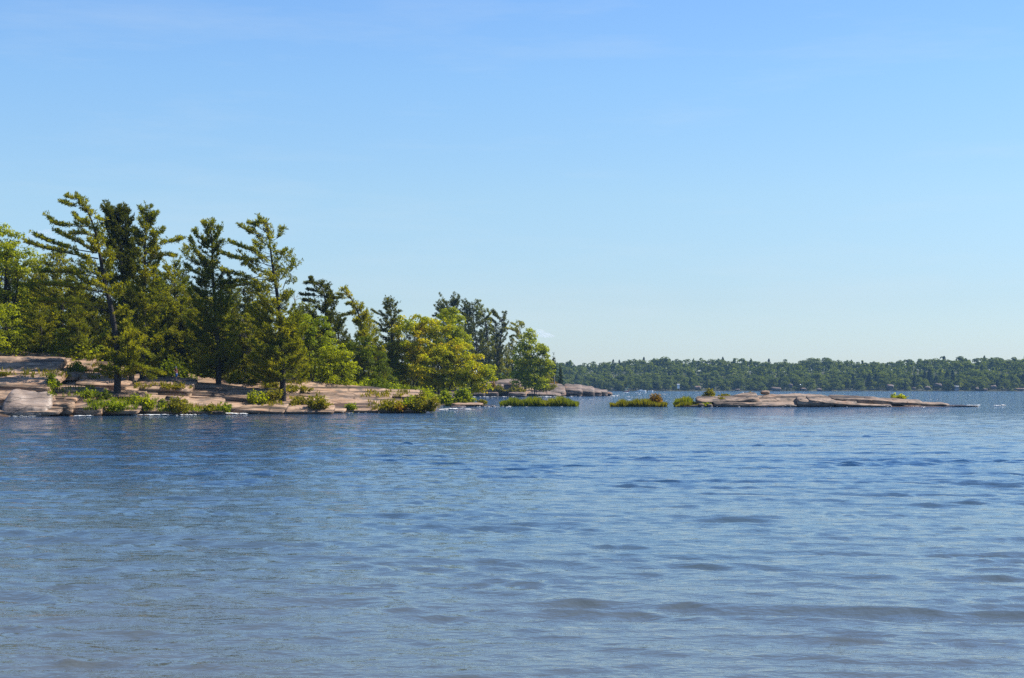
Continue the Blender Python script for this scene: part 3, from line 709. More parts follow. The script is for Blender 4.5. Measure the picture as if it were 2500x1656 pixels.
# ---------------------------------------------------------------- pines
def pine_geometry(trunk, r0, explicit, auto, rng, needle=(0.36, 0.075), dens=18.0, k=8, bare=0.25, branch_r=0.05):
    """trunk: world polyline from base to tip; explicit: world polylines of big limbs;
    auto: (t0, t1, count, reach left, reach right, rise, taper towards the top)"""
    mt, mbr, mc = MB(), MB(), MB()
    n = max(10, len(trunk) * 3)
    tp = curve(trunk, n)
    h = np.linspace(0, 1, n)
    tube(mt, tp, r0 * (1 - h) ** 0.85 + 0.03, 7)
    limbs = []
    for e in explicit:
        p = np.array(e, float); L = np.linalg.norm(np.diff(p, axis=0), axis=1).sum()
        q = curve(p, 9)
        q[:, 1] += np.linspace(0, 1, 9) ** 1.3 * rng.normal() * L * .25
        limbs.append((q, L, 1.25))
    for (t0, t1, cnt, Ll, Lr, rise, tap) in auto:
        for i in range(cnt):
            u = (i + rng.random()) / cnt
            t = t0 + (t1 - t0) * u
            kk = t * (n - 1); a = int(min(kk, n - 2)); b = tp[a] + (tp[a + 1] - tp[a]) * (kk - a)
            ph = rng.uniform(0, 2 * math.pi)
            cx = math.cos(ph)
            reach = (Lr if cx > 0 else Ll) * abs(cx) + 0.75 * (Ll + Lr) / 2 * (1 - abs(cx))
            L = reach * (1 - tap * u) * rng.uniform(0.55, 1.15)
            if L < 0.3: continue
            s = np.linspace(0, 1, 7)
            up = rise + rng.normal() * .12 + 0.35 * u
            q = np.stack([b[0] + cx * L * s - 0.18 * L * s ** 2, b[1] + math.sin(ph) * L * s, b[2] + L * (up * s + 0.20 * s ** 3 - .12 * np.sin(s * 3.1))], -1)
            q += np.cumsum(rng.normal(size=q.shape), 0) * L * .012
            limbs.append((q, L, 1.0))
    C, D = [], []
    for q, L, f in limbs:
        m = len(q)
        tube(mbr, q, np.linspace(branch_r * (0.45 + 0.14 * L), 0.012, m), 4)
        nt = max(4, int(L * dens * f))
        s = bare + (1 - bare) * rng.random(nt) ** 0.75
        kk = s * (m - 1); a = np.minimum(kk.astype(int), m - 2)
        p = q[a] + (q[a + 1] - q[a]) * (kk - a)[:, None]
        d = unit(q[a + 1] - q[a])
        side = unit(np.cross(d, np.array([0, 0, 1.0])))
        w = rng.normal(size=nt) * (0.20 + .17 * L * (1.12 - s))
        w = np.clip(w, -1.5, 1.5)
        p = p + side * w[:, None] + np.array([0, 0, 1.0]) * (np.abs(rng.normal(size=nt)) * .12 + np.abs(w) * .12)[:, None] + d * (np.abs(w) * .5)[:, None]
        C.append(p); D.append(unit(d * .75 + side * np.sign(w)[:, None] * .35 + np.array([0, 0, .55]) + np.array([-.2, 0, 0])))
        # twigs carrying the outer tufts
        for jx in np.nonzero(np.abs(w) > .3)[0][:14]:
            b0 = q[a[jx]]; tube(mbr, [b0, (b0 + p[jx]) / 2 + np.array([0, 0, .03]), p[jx]], [.018, .013, .008], 3)
    top = tp[int(n * .9):]
    C.append(np.repeat(top, 6, 0) + rng.normal(size=(len(top) * 6, 3)) * .22); D.append(np.tile(np.array([[-.15, 0, 1.0]]), (len(top) * 6, 1)))
    needles(mc, np.vstack(C), np.vstack(D), k, needle[0], needle[1], rng, 0.62)
    return mt, mbr, mc

def hero_pine(name, label, d, trunk, explicit, auto, r0, seed, mat='pine', group="tall pines along the rocky shore", **kw):
    rng = np.random.default_rng(seed)
    tw = [P(x, y, d) for x, y in trunk]
    bx, by = tw[0][0], tw[0][1]
    base = np.array([bx, by, min(gz(bx, by), tw[0][2])])
    pts = [base - [0, 0, .5]] + tw if tw[0][2] - base[2] > .3 else [base - [0, 0, .3]] + tw[1:]
    ys = [np.zeros(len(pts)), np.cumsum(rng.normal(size=len(pts)) * .35)][1]
    pts = [p + np.array([0, yy - ys[0], 0]) for p, yy in zip(pts, ys)]
    s = d / F
    H = pts[-1][2] - base[2]
    ex = [[P(x, y, d) for x, y in e] for e in explicit]
    au = []
    for (y0, y1, c, Ll, Lr, rise, tap) in auto:      # pixel rows to fractions of the trunk
        f = lambda y: np.clip(((CH + (HY - y) / F * d) - base[2]) / H, 0.02, 0.99)
        au.append((f(y0), f(y1), c, Ll * s, Lr * s, rise, tap))
    mt, mbr, mc = pine_geometry([p - base for p in pts], r0, [[p - base for p in e] for e in ex], au, rng, **kw)
    t = thing(name, base, label, "pine tree", group)
    mt.build("trunk", M['bark'], t, True); mbr.build("branches", M['bark'], t, True); mc.build("crown", M[mat], t)
    return t

hero_pine("pine_tree", "tallest pine, leaning left with wind swept limbs at the water edge", 179,
    [(285, 966), (284, 855), (270, 745), (254, 689), (238, 600), (229, 558), (210, 513), (183, 477)],
    [[(214, 553), (170, 552), (135, 548), (115, 530)], [(216, 548), (195, 540), (185, 528)], [(202, 502), (175, 503), (150, 494)], [(194, 490), (178, 486), (165, 482)], [(206, 510), (200, 500), (196, 488)],
     [(229, 577), (205, 572), (176, 573)], [(234, 605), (190, 592), (160, 578), (136, 566)], [(236, 618), (150, 602), (86, 576)], [(240, 632), (120, 610), (68, 594)], [(222, 540), (235, 535), (246, 540)],
     [(255, 682), (190, 668), (100, 666)], [(262, 715), (180, 702), (95, 694)], [(268, 762), (200, 742), (100, 738)], [(272, 790), (220, 770), (150, 775)], [(250, 665), (265, 640), (272, 622)],
     [(268, 745), (295, 715), (302, 700)], [(270, 765), (290, 770), (306, 755)], [(281, 850), (320, 845), (368, 872)], [(282, 842), (262, 828), (245, 832)], [(283, 885), (330, 895), (392, 914)],
     [(283, 862), (325, 850), (352, 826)], [(284, 905), (330, 905), (360, 925)], [(283, 880), (250, 872), (225, 880)], [(284, 870), (310, 835), (335, 815)], [(282, 858), (300, 828), (300, 812)]],
    [(730, 560, 34, 75, 42, .12, .45), (540, 480, 18, 16, 12, .35, .5), (910, 800, 40, 48, 62, .05, .2)], 0.42, 1)
hero_pine("pine_tree", "dense dark pine with a broad flat top behind the leaning pine", 187,
    [(322, 915), (313, 800), (306, 689), (296, 593), (289, 540), (285, 515)],
    [[(293, 575), (275, 530), (256, 514)], [(291, 560), (300, 525), (312, 519)], [(289, 550), (277, 525), (270, 514)], [(295, 582), (312, 552), (317, 533)], [(294, 592), (272, 562), (262, 548)], [(296, 600), (318, 590), (335, 575)]],
    [(700, 600, 40, 55, 50, .2, .2), (610, 525, 52, 34, 30, .55, .0), (880, 720, 26, 50, 45, .05, .0)], 0.36, 2, mat='pine_dark', dens=18)
hero_pine("pine_tree", "narrow topped pine with one long limb reaching to the right", 189,
    [(352, 910), (354, 800), (357, 700), (360, 593), (366, 540), (367, 513)],
    [[(360, 612), (400, 596), (425, 592), (444, 586)], [(361, 582), (385, 574), (402, 562)], [(365, 560), (350, 540), (343, 522)], [(360, 603), (335, 575), (325, 565)], [(366, 545), (378, 530), (380, 522)], [(359, 640), (400, 625), (425, 628)]],
    [(760, 600, 55, 58, 62, .15, .35), (600, 520, 24, 24, 24, .5, .3), (890, 770, 34, 55, 60, .05, .0)], 0.36, 3)
hero_pine("pine_tree", "upright pine with upswept left limbs standing apart from the wood", 191,
    [(534, 925), (530, 850), (523, 750), (519, 672), (517, 600), (513, 543)],
    [[(519, 645), (485, 625), (463, 584)], [(517, 605), (490, 582), (478, 566)], [(515, 580), (503, 560), (495, 545)], [(517, 602), (532, 580), (535, 556)], [(519, 655), (480, 645), (456, 622), (452, 600)], [(520, 682), (480, 668), (453, 650)],
     [(519, 664), (545, 660), (560, 682)], [(518, 620), (534, 605), (537, 590)], [(520, 690), (548, 690), (560, 705)]],
    [(740, 610, 46, 50, 36, .2, .4), (610, 550, 22, 20, 16, .65, .3), (915, 740, 84, 64, 62, .03, .0)], 0.36, 4)
hero_pine("pine_tree", "ragged open pine with long left limbs and a curved side stem", 191,
    [(692, 938), (690, 850), (682, 758), (672, 682), (666, 653), (660, 600), (658, 577), (652, 541)],
    [[(690, 708), (698, 682), (706, 650), (699, 616)], [(664, 640), (630, 618), (590, 605), (561, 591)], [(658, 582), (625, 575), (589, 555)], [(656, 570), (630, 555), (612, 548)], [(660, 590), (680, 578), (687, 558)],
     [(662, 625), (610, 634), (580, 633), (542, 620)], [(666, 650), (620, 640), (600, 650)], [(668, 662), (600, 685), (540, 695)], [(672, 685), (610, 680), (550, 665)], [(676, 705), (620, 695), (560, 705)],
     [(704, 640), (712, 650), (716, 640)], [(704, 665), (712, 672), (713, 690)], [(664, 625), (685, 618), (696, 614)], [(655, 560), (640, 545), (630, 548)]],
    [(640, 545, 22, 44, 15, .3, .3), (730, 640, 20, 85, 36, .12, .2), (800, 730, 26, 74, 48, .05, .1), (925, 790, 84, 72, 66, .0, .0)], 0.40, 5, bare=.38, dens=14, mat='pine')
hero_pine("pine_tree", "leaning pine with flagged top behind the rounded green tree", 235,
    [(808, 925), (803, 830), (797, 760), (791, 716), (775, 695), (759, 682)],
    [[(788, 722), (760, 722), (734, 720)], [(778, 698), (760, 692), (746, 694)], [(792, 715), (770, 712), (752, 709)], [(796, 745), (770, 738), (742, 735)], [(768, 690), (765, 682), (760, 680)], [(797, 760), (815, 745), (814, 728)]],
    [(790, 700, 30, 55, 32, .2, .6), (920, 790, 46, 62, 50, .05, .0)], 0.42, 6, mat='pine_dark')
hero_pine("pine_tree", "strongly bent thin pine whose top points to the left", 250,
    [(886, 925), (886, 850), (880, 780), (868, 750), (859, 730), (845, 715), (832, 706)],
    [[(857, 727), (840, 729), (822, 730)], [(848, 717), (838, 722), (824, 720)], [(868, 752), (852, 768), (836, 772)], [(874, 765), (862, 766), (855, 768)], [(862, 735), (852, 742), (848, 745)]],
    [(905, 765, 60, 40, 38, .25, .55), (765, 712, 16, 12, 9, .3, .3)], 0.36, 7)
hero_pine("pine_tree", "lone pine with tiered limbs showing above the yellow maple", 300,
    [(962, 930), (958, 830), (955, 760), (952, 731)],
    [[(956, 772), (930, 770), (908, 759)], [(956, 775), (968, 768), (976, 761)], [(958, 800), (930, 796), (908, 785)], [(958, 812), (935, 810), (916, 806)], [(955, 758), (945, 750), (938, 742)], [(955, 758), (965, 748), (966, 742)], [(957, 790), (970, 780), (976, 778)]],
    [(800, 735, 38, 26, 20, .3, .55), (900, 800, 30, 30, 25, .05, .0)], 0.36, 8, mat='pine_dark', dens=12)
FP = "pines on the far rocky point"
hero_pine("pine_tree", "dark many tipped pine top just behind the yellow maple", 560, [(1102, 925), (1100, 830), (1098, 770), (1095, 741)],
    [[(1098, 780), (1080, 776), (1057, 772)], [(1097, 765), (1085, 750), (1080, 745)], [(1098, 765), (1110, 748), (1118, 742)], [(1097, 760), (1090, 745), (1088, 738)], [(1098, 770), (1120, 765), (1136, 770)]],
    [(900, 790, 40, 40, 42, .15, .2), (800, 745, 40, 34, 36, .55, .2)], 0.5, 9, 'pine_dark', FP, dens=7, needle=(.62, .13), branch_r=.08)
hero_pine("pine_tree", "far pine with a bare spike reaching left from its top", 562, [(1168, 925), (1164, 850), (1159, 806), (1155, 765), (1153, 744)],
    [[(1156, 775), (1140, 750), (1129, 735)], [(1155, 762), (1145, 752), (1140, 750)], [(1158, 790), (1140, 780), (1130, 778)], [(1160, 800), (1178, 790), (1184, 785)]],
    [(900, 760, 60, 42, 36, .12, .35), (790, 746, 18, 16, 18, .5, .2)], 0.5, 10, 'pine_dark', FP, dens=7, needle=(.62, .13), branch_r=.08)
hero_pine("pine_tree", "far pine leaning left with a club shaped tip", 566, [(1196, 928), (1190, 830), (1184, 778), (1174, 755), (1168, 738)],
    [[(1183, 775), (1170, 768), (1160, 770)], [(1184, 780), (1195, 770), (1190, 757)], [(1186, 795), (1168, 790), (1158, 795)]],
    [(910, 770, 46, 34, 32, .12, .3), (790, 740, 16, 12, 10, .5, .2)], 0.5, 11, 'pine', FP, dens=7, needle=(.62, .13), branch_r=.08)
hero_pine("pine_tree", "far twin topped pine above the dark point rocks", 570, [(1218, 930), (1214, 880), (1222, 830), (1227, 800), (1229, 764)],
    [[(1226, 790), (1212, 770), (1204, 758)], [(1227, 785), (1215, 775), (1206, 770)], [(1226, 805), (1205, 785), (1194, 778)], [(1225, 812), (1205, 800), (1196, 796)], [(1228, 800), (1234, 795), (1232, 790)]],
    [(905, 770, 56, 34, 24, .12, .3)], 0.5, 12, 'pine_dark', FP, dens=7, needle=(.62, .13), branch_r=.08)
hero_pine("pine_tree", "far slim straight pine between the twin topped pine and the birch", 572, [(1222, 930), (1212, 850), (1206, 815), (1204, 800)],
    [], [(910, 810, 30, 26, 26, .1, .2)], 0.4, 13, 'pine', FP, dens=7, needle=(.62, .13), branch_r=.08)
hero_pine("pine_tree", "far crooked pine with a curved limb beside the birch top", 568, [(1282, 930), (1278, 860), (1272, 815), (1266, 798), (1262, 787)],
    [[(1270, 818), (1250, 806), (1237, 803)], [(1274, 840), (1258, 822), (1245, 824)], [(1266, 800), (1256, 794), (1249, 790)], [(1268, 805), (1274, 795), (1270, 787)]],
    [(900, 800, 30, 34, 20, .15, .4)], 0.45, 14, 'pine', FP, dens=7, needle=(.62, .13), branch_r=.08)

# ---------------------------------------------------------------- ordinary pines, spruces and leafy trees of the wood (one of each kind, then copies)
def gen_pine(seed, spread, mat, H=15.0):
    rng = np.random.default_rng(seed)
    lean = rng.normal() * .5 - .4
    tr = [(0, 0, -.4), (0.1, 0, H * .4), (lean * .5, .2, H * .75), (lean, .2, H)]
    mt, mbr, mc = pine_geometry(np.array(tr), .26, [], [(.1, .55, 42, spread, spread, .0, .0), (.5, .98, 50, spread * 1.0, spread * .85, .2, .7)], rng, dens=11)
    return mt.mesh("trunk", M['bark'], True), mbr.mesh("branches", M['bark'], True), mc.mesh("crown", M[mat])

def gen_spruce(seed, mat, H=12.0, w=2.2):
    rng = np.random.default_rng(seed)
    mt, mbr, mc = pine_geometry(np.array([(0, 0, -.4), (0.05, 0, H * .5), (0, 0, H)]), .18, [], [(.08, .97, 110, w, w, -.12, .88)], rng, dens=11, bare=.1)
    return mt.mesh("trunk", M['bark'], True), mbr.mesh("branches", M['bark'], True), mc.mesh("crown", M[mat])

GP = [gen_pine(31, 3.4, 'pine'), gen_pine(32, 2.8, 'pine_dark'), gen_pine(33, 3.8, 'pine'), gen_pine(34, 3.0, 'pine_dark')]
GS = [gen_spruce(41, 'spruce'), gen_spruce(42, 'spruce', 12, 2.7)]
PH = [15.0] * 4 + [12.0] * 2
GP_ALL = GP + GS

NICK = [(160, "the gap left of the leaning pine"), (255, "the leaning pine"), (315, "the flat topped pine"), (375, "the pine with the long right limb"), (470, "the gap left of the upright pine"), (545, "the upright pine"),
        (620, "the gap left of the ragged pine"), (690, "the ragged pine"), (735, "the bare grey tree"), (810, "the flagged leaning pine"), (900, "the bent thin pine"), (950, "the lone tiered pine"), (1100, "the yellow maple")]
SEEN = {}
def spot_label(what, px):
    nk = NICK[min(range(len(NICK)), key=lambda i: abs(NICK[i][0] - px))][1]
    if px < 80: nk = "the tall leafy tree at the left edge"
    k = SEEN[(what, nk)] = SEEN.get((what, nk), 0) + 1
    return f"{['', 'second ', 'third ', 'fourth ', 'fifth ', 'sixth ', 'seventh ', 'eighth ', 'ninth '][k - 1]}{what} behind {nk}".replace("behind the gap", "showing in the gap")

def put_tree(kind, px, ytop, d, wide, label, group, name="pine_tree", cat="pine tree", rz=None):
    x = X(px, d); z0 = gz(x, d)
    H = CH + (HY - ytop) / F * d - z0
    ms = GP_ALL[kind]
    t = thing(name, (x, d, z0), label, cat, group)
    s = H / PH[kind]
    t.scale = (s * wide, s * wide, s)
    t.rotation_euler = (0, 0, random.Random(int(px * 7 + ytop)).uniform(-.7, .7) if rz is None else rz)
    for nm, me in zip(("trunk", "branches", "crown"), ms):
        o = bpy.data.objects.new(nm, me); COL.objects.link(o); o.parent = t
    return t

WOOD = "pines standing back in the wood on the left shore"
DEEP = "dark pine back in the crowded wood behind the shore pines"
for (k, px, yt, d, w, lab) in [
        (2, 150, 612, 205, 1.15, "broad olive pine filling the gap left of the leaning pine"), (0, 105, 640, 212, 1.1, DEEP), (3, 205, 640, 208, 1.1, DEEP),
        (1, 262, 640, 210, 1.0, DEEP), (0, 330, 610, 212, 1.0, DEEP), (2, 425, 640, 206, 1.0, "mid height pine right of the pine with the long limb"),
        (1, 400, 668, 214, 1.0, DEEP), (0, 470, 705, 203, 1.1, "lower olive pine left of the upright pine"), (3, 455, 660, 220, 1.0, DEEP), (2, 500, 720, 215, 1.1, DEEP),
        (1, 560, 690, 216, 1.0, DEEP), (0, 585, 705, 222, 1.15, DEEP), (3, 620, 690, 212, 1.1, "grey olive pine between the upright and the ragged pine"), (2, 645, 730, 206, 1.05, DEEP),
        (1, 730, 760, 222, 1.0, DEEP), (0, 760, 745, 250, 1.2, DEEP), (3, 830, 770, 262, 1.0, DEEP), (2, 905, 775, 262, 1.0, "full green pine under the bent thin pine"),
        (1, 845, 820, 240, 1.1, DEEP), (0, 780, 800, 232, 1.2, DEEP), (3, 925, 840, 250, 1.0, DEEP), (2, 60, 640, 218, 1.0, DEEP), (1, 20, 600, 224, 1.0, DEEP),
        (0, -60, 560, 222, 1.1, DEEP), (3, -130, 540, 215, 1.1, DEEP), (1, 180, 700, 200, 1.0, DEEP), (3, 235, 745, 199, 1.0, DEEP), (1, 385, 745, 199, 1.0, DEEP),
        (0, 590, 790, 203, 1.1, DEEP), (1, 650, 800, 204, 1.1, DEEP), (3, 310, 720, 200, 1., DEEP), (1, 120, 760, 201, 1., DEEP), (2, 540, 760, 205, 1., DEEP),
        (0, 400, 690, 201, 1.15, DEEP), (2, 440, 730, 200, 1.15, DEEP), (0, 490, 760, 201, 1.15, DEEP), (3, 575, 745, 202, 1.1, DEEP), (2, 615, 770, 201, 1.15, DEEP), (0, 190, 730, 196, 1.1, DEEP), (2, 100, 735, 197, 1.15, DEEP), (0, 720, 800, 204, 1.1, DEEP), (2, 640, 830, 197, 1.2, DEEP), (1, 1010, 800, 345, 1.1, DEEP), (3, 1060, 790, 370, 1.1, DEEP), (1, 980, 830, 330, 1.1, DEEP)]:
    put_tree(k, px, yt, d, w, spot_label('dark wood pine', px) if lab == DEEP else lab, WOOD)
FB = "dark pine in the cluster on the far point"
for (k, px, yt, d, w) in [(1, 1130, 790, 590, .9), (3, 1150, 800, 600, .9), (1, 1185, 805, 595, .8), (3, 1215, 815, 600, .8), (1, 1250, 830, 592, .8), (3, 1100, 810, 585, .9), (1, 1275, 845, 590, .8), (2, 1238, 845, 578, .7)]:
    put_tree(k, px, yt, d, w, FB, "pines in the cluster on the far point")
put_tree(4, 1352, 866, 572, .8, "slim dark spruce at the right end of the point trees", None, "spruce_tree", "spruce tree")
put_tree(5, 1368, 893, 574, .75, "short bushy spruce beside the grey post", None, "spruce_tree", "spruce tree")
put_tree(5, 1338, 885, 578, .8, "small spruce half hidden behind the birch", None, "spruce_tree", "spruce tree")
put_tree(4, 715, 790, 210, 1.0, "spruce between the ragged pine and the rounded green tree", None, "spruce_tree", "spruce tree")

def leafy(name, label, base, blobs, d, mat, seed, stems, leaf=.25, clump=.62, per=5, dens=1.5, cat="tree", group=None, bark='bark', shell=.55, lean=None):
    """blobs: (px, py, rx, ry) lobes of the crown in photograph pixels at distance d; stems: list of pixel polylines with radius"""
    rng = np.random.default_rng(seed)
    s = d / F
    b = P(base[0], base[1], d)
    C, LP, LN = [], [], []
    for (px, py, rx, ry) in blobs:
        c = P(px, py, d) - b; r = np.array([rx * s, (rx + ry) / 2 * s * .95, ry * s])
        c = c + np.array([0, rng.normal() * r[1] * .45, 0])
        n = max(6, int(dens * 1.5 * (r[0] * r[2] * r[1]) ** (2 / 3) / clump ** 2))
        for k in range(n):
            u = unit(rng.normal(size=3)); cc = c + u * r * rng.uniform(shell, 1.05)
            rr_ = clump * rng.uniform(.6, 1.35) * np.array([1.15, 1.15, .8])
            m = int(per * rr_[0] ** 2 / leaf ** 2)
            w = unit(rng.normal(size=(m, 3))); w[:, 2] = np.where(w[:, 2] < -.35, -w[:, 2], w[:, 2])
            LP.append(cc + w * rr_ * rng.uniform(.55, 1.08, m)[:, None]); LN.append(w); C.append(cc)
    C = np.array(C)
    t = thing(name, b, label, cat, group)
    mc = MB(); leaves(mc, np.vstack(LP), leaf, rng, .35, out=np.vstack(LN))
    mt = MB(); tips = []
    for pts, r0 in stems:
        p = np.array([P(x, y, d) - b for x, y in pts]); p[:, 1] += np.linspace(0, 1, len(p)) * rng.normal() * .8
        q = curve(p, 10); tube(mt, q, np.linspace(r0, r0 * .35, 10), 6); tips.append((q[5:], r0 * .4))
    ml = MB()
    for c in C[rng.permutation(len(C))[:60]]:
        q, r = tips[rng.integers(len(tips))]; a = q[rng.integers(len(q))]
        tube(ml, curve([a, (a * .5 + c * .5) + np.array([0, 0, -.12 * np.linalg.norm(c - a)]), c], 5), np.linspace(max(r * .5, .02), .012, 5), 4)
    mt.build("trunk", M[bark], t, True); ml.build("branches", M[bark], t, True); mc.build("crown", M[mat], t)
    return t

YM = 300
leafy("maple_tree", "big round maple with yellow and orange turning leaves by the water", (1088, 985),
    [(1000, 820, 55, 42), (950, 850, 40, 45), (1050, 800, 45, 28), (1040, 850, 60, 45), (1090, 850, 50, 50), (985, 880, 55, 48), (1110, 895, 55, 42), (1060, 900, 55, 40),
     (1150, 905, 38, 40), (1175, 930, 28, 34), (950, 905, 35, 40), (1020, 930, 60, 30), (1100, 935, 55, 28), (1130, 860, 35, 35), (975, 925, 40, 25), (975, 795, 24, 20), (1020, 790, 26, 18), (1080, 800, 30, 26), (1160, 948, 26, 18), (942, 882, 34, 36), (945, 930, 34, 22), (925, 905, 20, 24), (1185, 905, 18, 20)],
    YM, 'maple', 51, [([(1084, 986), (1088, 960), (1080, 930), (1075, 890), (1060, 850)], .30), ([(1090, 985), (1095, 955), (1110, 920), (1130, 890)], .2), ([(1058, 968), (1062, 945), (1040, 910), (1010, 870)], .24),
     ([(1022, 965), (1018, 940), (985, 905)], .16), ([(1186, 982), (1184, 950), (1176, 925)], .06), ([(1196, 978), (1199, 955), (1188, 935)], .05)], leaf=.34, clump=.85, per=8, dens=1.5, cat="maple tree")
leafy("ash_tree", "light green leafy tree rising between the maple and the far pines", (1112, 955), [(1100, 775, 32, 18), (1095, 800, 42, 24), (1125, 825, 28, 28), (1085, 770, 16, 12)], 330, 'bright', 52,
    [([(1112, 955), (1108, 900), (1100, 830), (1098, 790)], .22)], leaf=.34, clump=.85, per=8, dens=1.5)
leafy("birch_tree", "slender leafy tree standing at the right end of the point", (1306, 971),
    [(1287, 838, 22, 26), (1272, 870, 26, 28), (1305, 865, 28, 32), (1322, 855, 12, 18), (1325, 890, 22, 26), (1290, 900, 36, 32), (1265, 905, 22, 22), (1300, 930, 34, 24), (1335, 905, 18, 22), (1320, 935, 22, 18), (1262, 930, 18, 16), (1298, 820, 10, 16), (1330, 860, 6, 14), (1288, 815, 7, 14)],
    480, 'bright', 53, [([(1303, 971), (1307, 940), (1305, 900), (1295, 850), (1290, 815)], .22), ([(1308, 970), (1312, 940), (1325, 890), (1332, 865)], .13), ([(1300, 970), (1296, 940), (1275, 890)], .12)], leaf=.5, clump=1.1, per=6, dens=2.2, cat="leafy tree")
leafy("leafy_tree", "small yellow leaved tree at the foot of the birch", (1335, 962), [(1335, 925, 12, 16), (1330, 945, 14, 12), (1345, 940, 10, 12)], 540, 'gold', 54, [([(1335, 962), (1335, 930)], .1)], leaf=.5, clump=1.1, per=5, dens=1.5)
leafy("leafy_tree", "bright light green bushy tree on the pink rock", (790, 962),
    [(815, 870, 36, 24), (785, 895, 38, 28), (840, 895, 40, 28), (770, 925, 32, 24), (815, 925, 42, 26), (855, 925, 26, 26), (765, 900, 22, 20), (830, 860, 22, 16), (800, 945, 44, 10), (850, 945, 24, 10)],
    206, 'bright', 55, [([(793, 964), (797, 945), (805, 905), (812, 880)], .10), ([(796, 964), (803, 940), (835, 900)], .08), ([(783, 963), (781, 940), (772, 915)], .07), ([(818, 960), (825, 940), (845, 915)], .06)], leaf=.25, clump=.62, per=5, dens=1.5)
leafy("leafy_tree", "rounded green tree right of the ragged pine", (760, 940), [(745, 795, 36, 26), (725, 830, 40, 34), (775, 820, 36, 34), (800, 850, 30, 30), (755, 860, 50, 36), (715, 870, 34, 30), (790, 790, 12, 16)],
    213, 'green', 56, [([(760, 945), (758, 890), (750, 830)], .2), ([(762, 940), (775, 870), (785, 830)], .14)], leaf=.25, clump=.62, per=5, dens=1.5)
leafy("leafy_tree", "deep green leafy tree between the light green tree and the maple", (880, 952), [(870, 850, 36, 26), (905, 870, 34, 32), (880, 895, 44, 32), (925, 905, 26, 30), (850, 880, 28, 24), (915, 930, 30, 18), (868, 925, 34, 20), (900, 845, 20, 20)],
    232, 'deep', 57, [([(880, 955), (882, 910), (875, 870)], .16), ([(892, 955), (900, 915), (910, 885)], .12)], leaf=.27, clump=.72, per=5, dens=1.5)
leafy("leafy_tree", "tall bright green leafy tree at the left edge of the picture", (10, 890), [(10, 590, 45, 36), (45, 620, 40, 40), (-30, 610, 45, 45), (15, 660, 60, 50), (60, 680, 34, 44), (-20, 720, 60, 50), (40, 740, 55, 45), (75, 640, 22, 28), (-5, 570, 25, 20), (30, 800, 60, 50)],
    205, 'bright', 58, [([(8, 895), (12, 800), (15, 690), (20, 610)], .34), ([(10, 880), (35, 770), (50, 680)], .2), ([(8, 870), (-20, 760), (-25, 660)], .2)], leaf=.27, clump=.72, per=5, dens=1.5)
leafy("leafy_tree", "lower yellow green tree in front of the tall one at the left edge", (20, 885), [(15, 770, 34, 30), (-20, 800, 36, 36), (40, 810, 34, 34), (10, 840, 50, 32), (50, 850, 24, 24)],
    196, 'bright', 59, [([(20, 888), (18, 840), (15, 790)], .16), ([(22, 888), (35, 830)], .1)], leaf=.25, clump=.62, per=5, dens=1.5)
leafy("leafy_tree", "sunlit green sapling low between the left pines", (160, 890), [(165, 815, 20, 16), (185, 835, 24, 16), (150, 835, 18, 16), (225, 855, 24, 16)], 197, 'green', 60, [([(160, 890), (165, 820)], .08), ([(170, 890), (215, 855)], .06)], leaf=.25, clump=.62, per=5, dens=1.5)
leafy("leafy_tree", "green sapling in the gap beside the upright pine's trunk", (565, 925), [(555, 860, 20, 18), (575, 830, 24, 24), (560, 890, 30, 18), (600, 870, 26, 26), (600, 900, 30, 18)], 208, 'deep', 61, [([(565, 925), (568, 850)], .09)], leaf=.25, clump=.62, per=5, dens=1.5)

def gen_leafy(seed, mat, H=12.0):
    rng = np.random.default_rng(seed); LP, LN = [], []; mt, ml = MB(), MB()
    tube(mt, curve([(0, 0, -.5), (.15, .1, H * .4), (-.2, 0, H * .8)], 8), np.linspace(.22, .06, 8), 6)
    for k in range(46):
        z = rng.uniform(.16, .97); R = 3.3 * math.sin(math.pi * min(1, .12 + z * .86)) ** .7
        a = rng.uniform(0, 6.28); r_ = R * rng.uniform(.45, 1.0); cc = np.array([math.cos(a) * r_, math.sin(a) * r_, z * H])
        rs = np.array([1.05, 1.05, .75]) * rng.uniform(.7, 1.3); m = 110
        w = unit(rng.normal(size=(m, 3))); w[:, 2] = np.where(w[:, 2] < -.35, -w[:, 2], w[:, 2])
        LP.append(cc + w * rs * rng.uniform(.55, 1.08, m)[:, None]); LN.append(w)
        if k % 2: tube(ml, curve([(0, 0, z * H * .7), cc * np.array([.5, .5, .9]), cc], 5), np.linspace(.07, .015, 5), 4)
    mc = MB(); leaves(mc, np.vstack(LP), .3, rng, .35, out=np.vstack(LN))
    return mt.mesh("trunk", M['bark'], True), ml.mesh("branches", M['bark'], True), mc.mesh("crown", M[mat])
GL = [gen_leafy(71, 'deep'), gen_leafy(72, 'deep'), gen_leafy(73, 'green')]
GP_ALL = GP + GS + GL
PH += [12.0] * 3
rl = random.Random(9)
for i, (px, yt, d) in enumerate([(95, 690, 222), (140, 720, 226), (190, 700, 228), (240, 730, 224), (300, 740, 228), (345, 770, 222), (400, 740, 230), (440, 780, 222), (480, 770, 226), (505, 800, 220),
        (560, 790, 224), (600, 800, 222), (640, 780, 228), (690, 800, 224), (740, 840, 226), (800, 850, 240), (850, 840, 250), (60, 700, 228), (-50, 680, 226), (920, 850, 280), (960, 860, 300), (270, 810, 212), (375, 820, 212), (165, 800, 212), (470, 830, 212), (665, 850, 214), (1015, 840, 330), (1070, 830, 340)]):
    put_tree(6 + i % 3, px, yt, d, rl.uniform(.95, 1.25), spot_label("deep green leafy tree", px), "leafy trees in the shade behind the shore pines", "leafy_tree", "leafy tree", rl.uniform(0, 6))

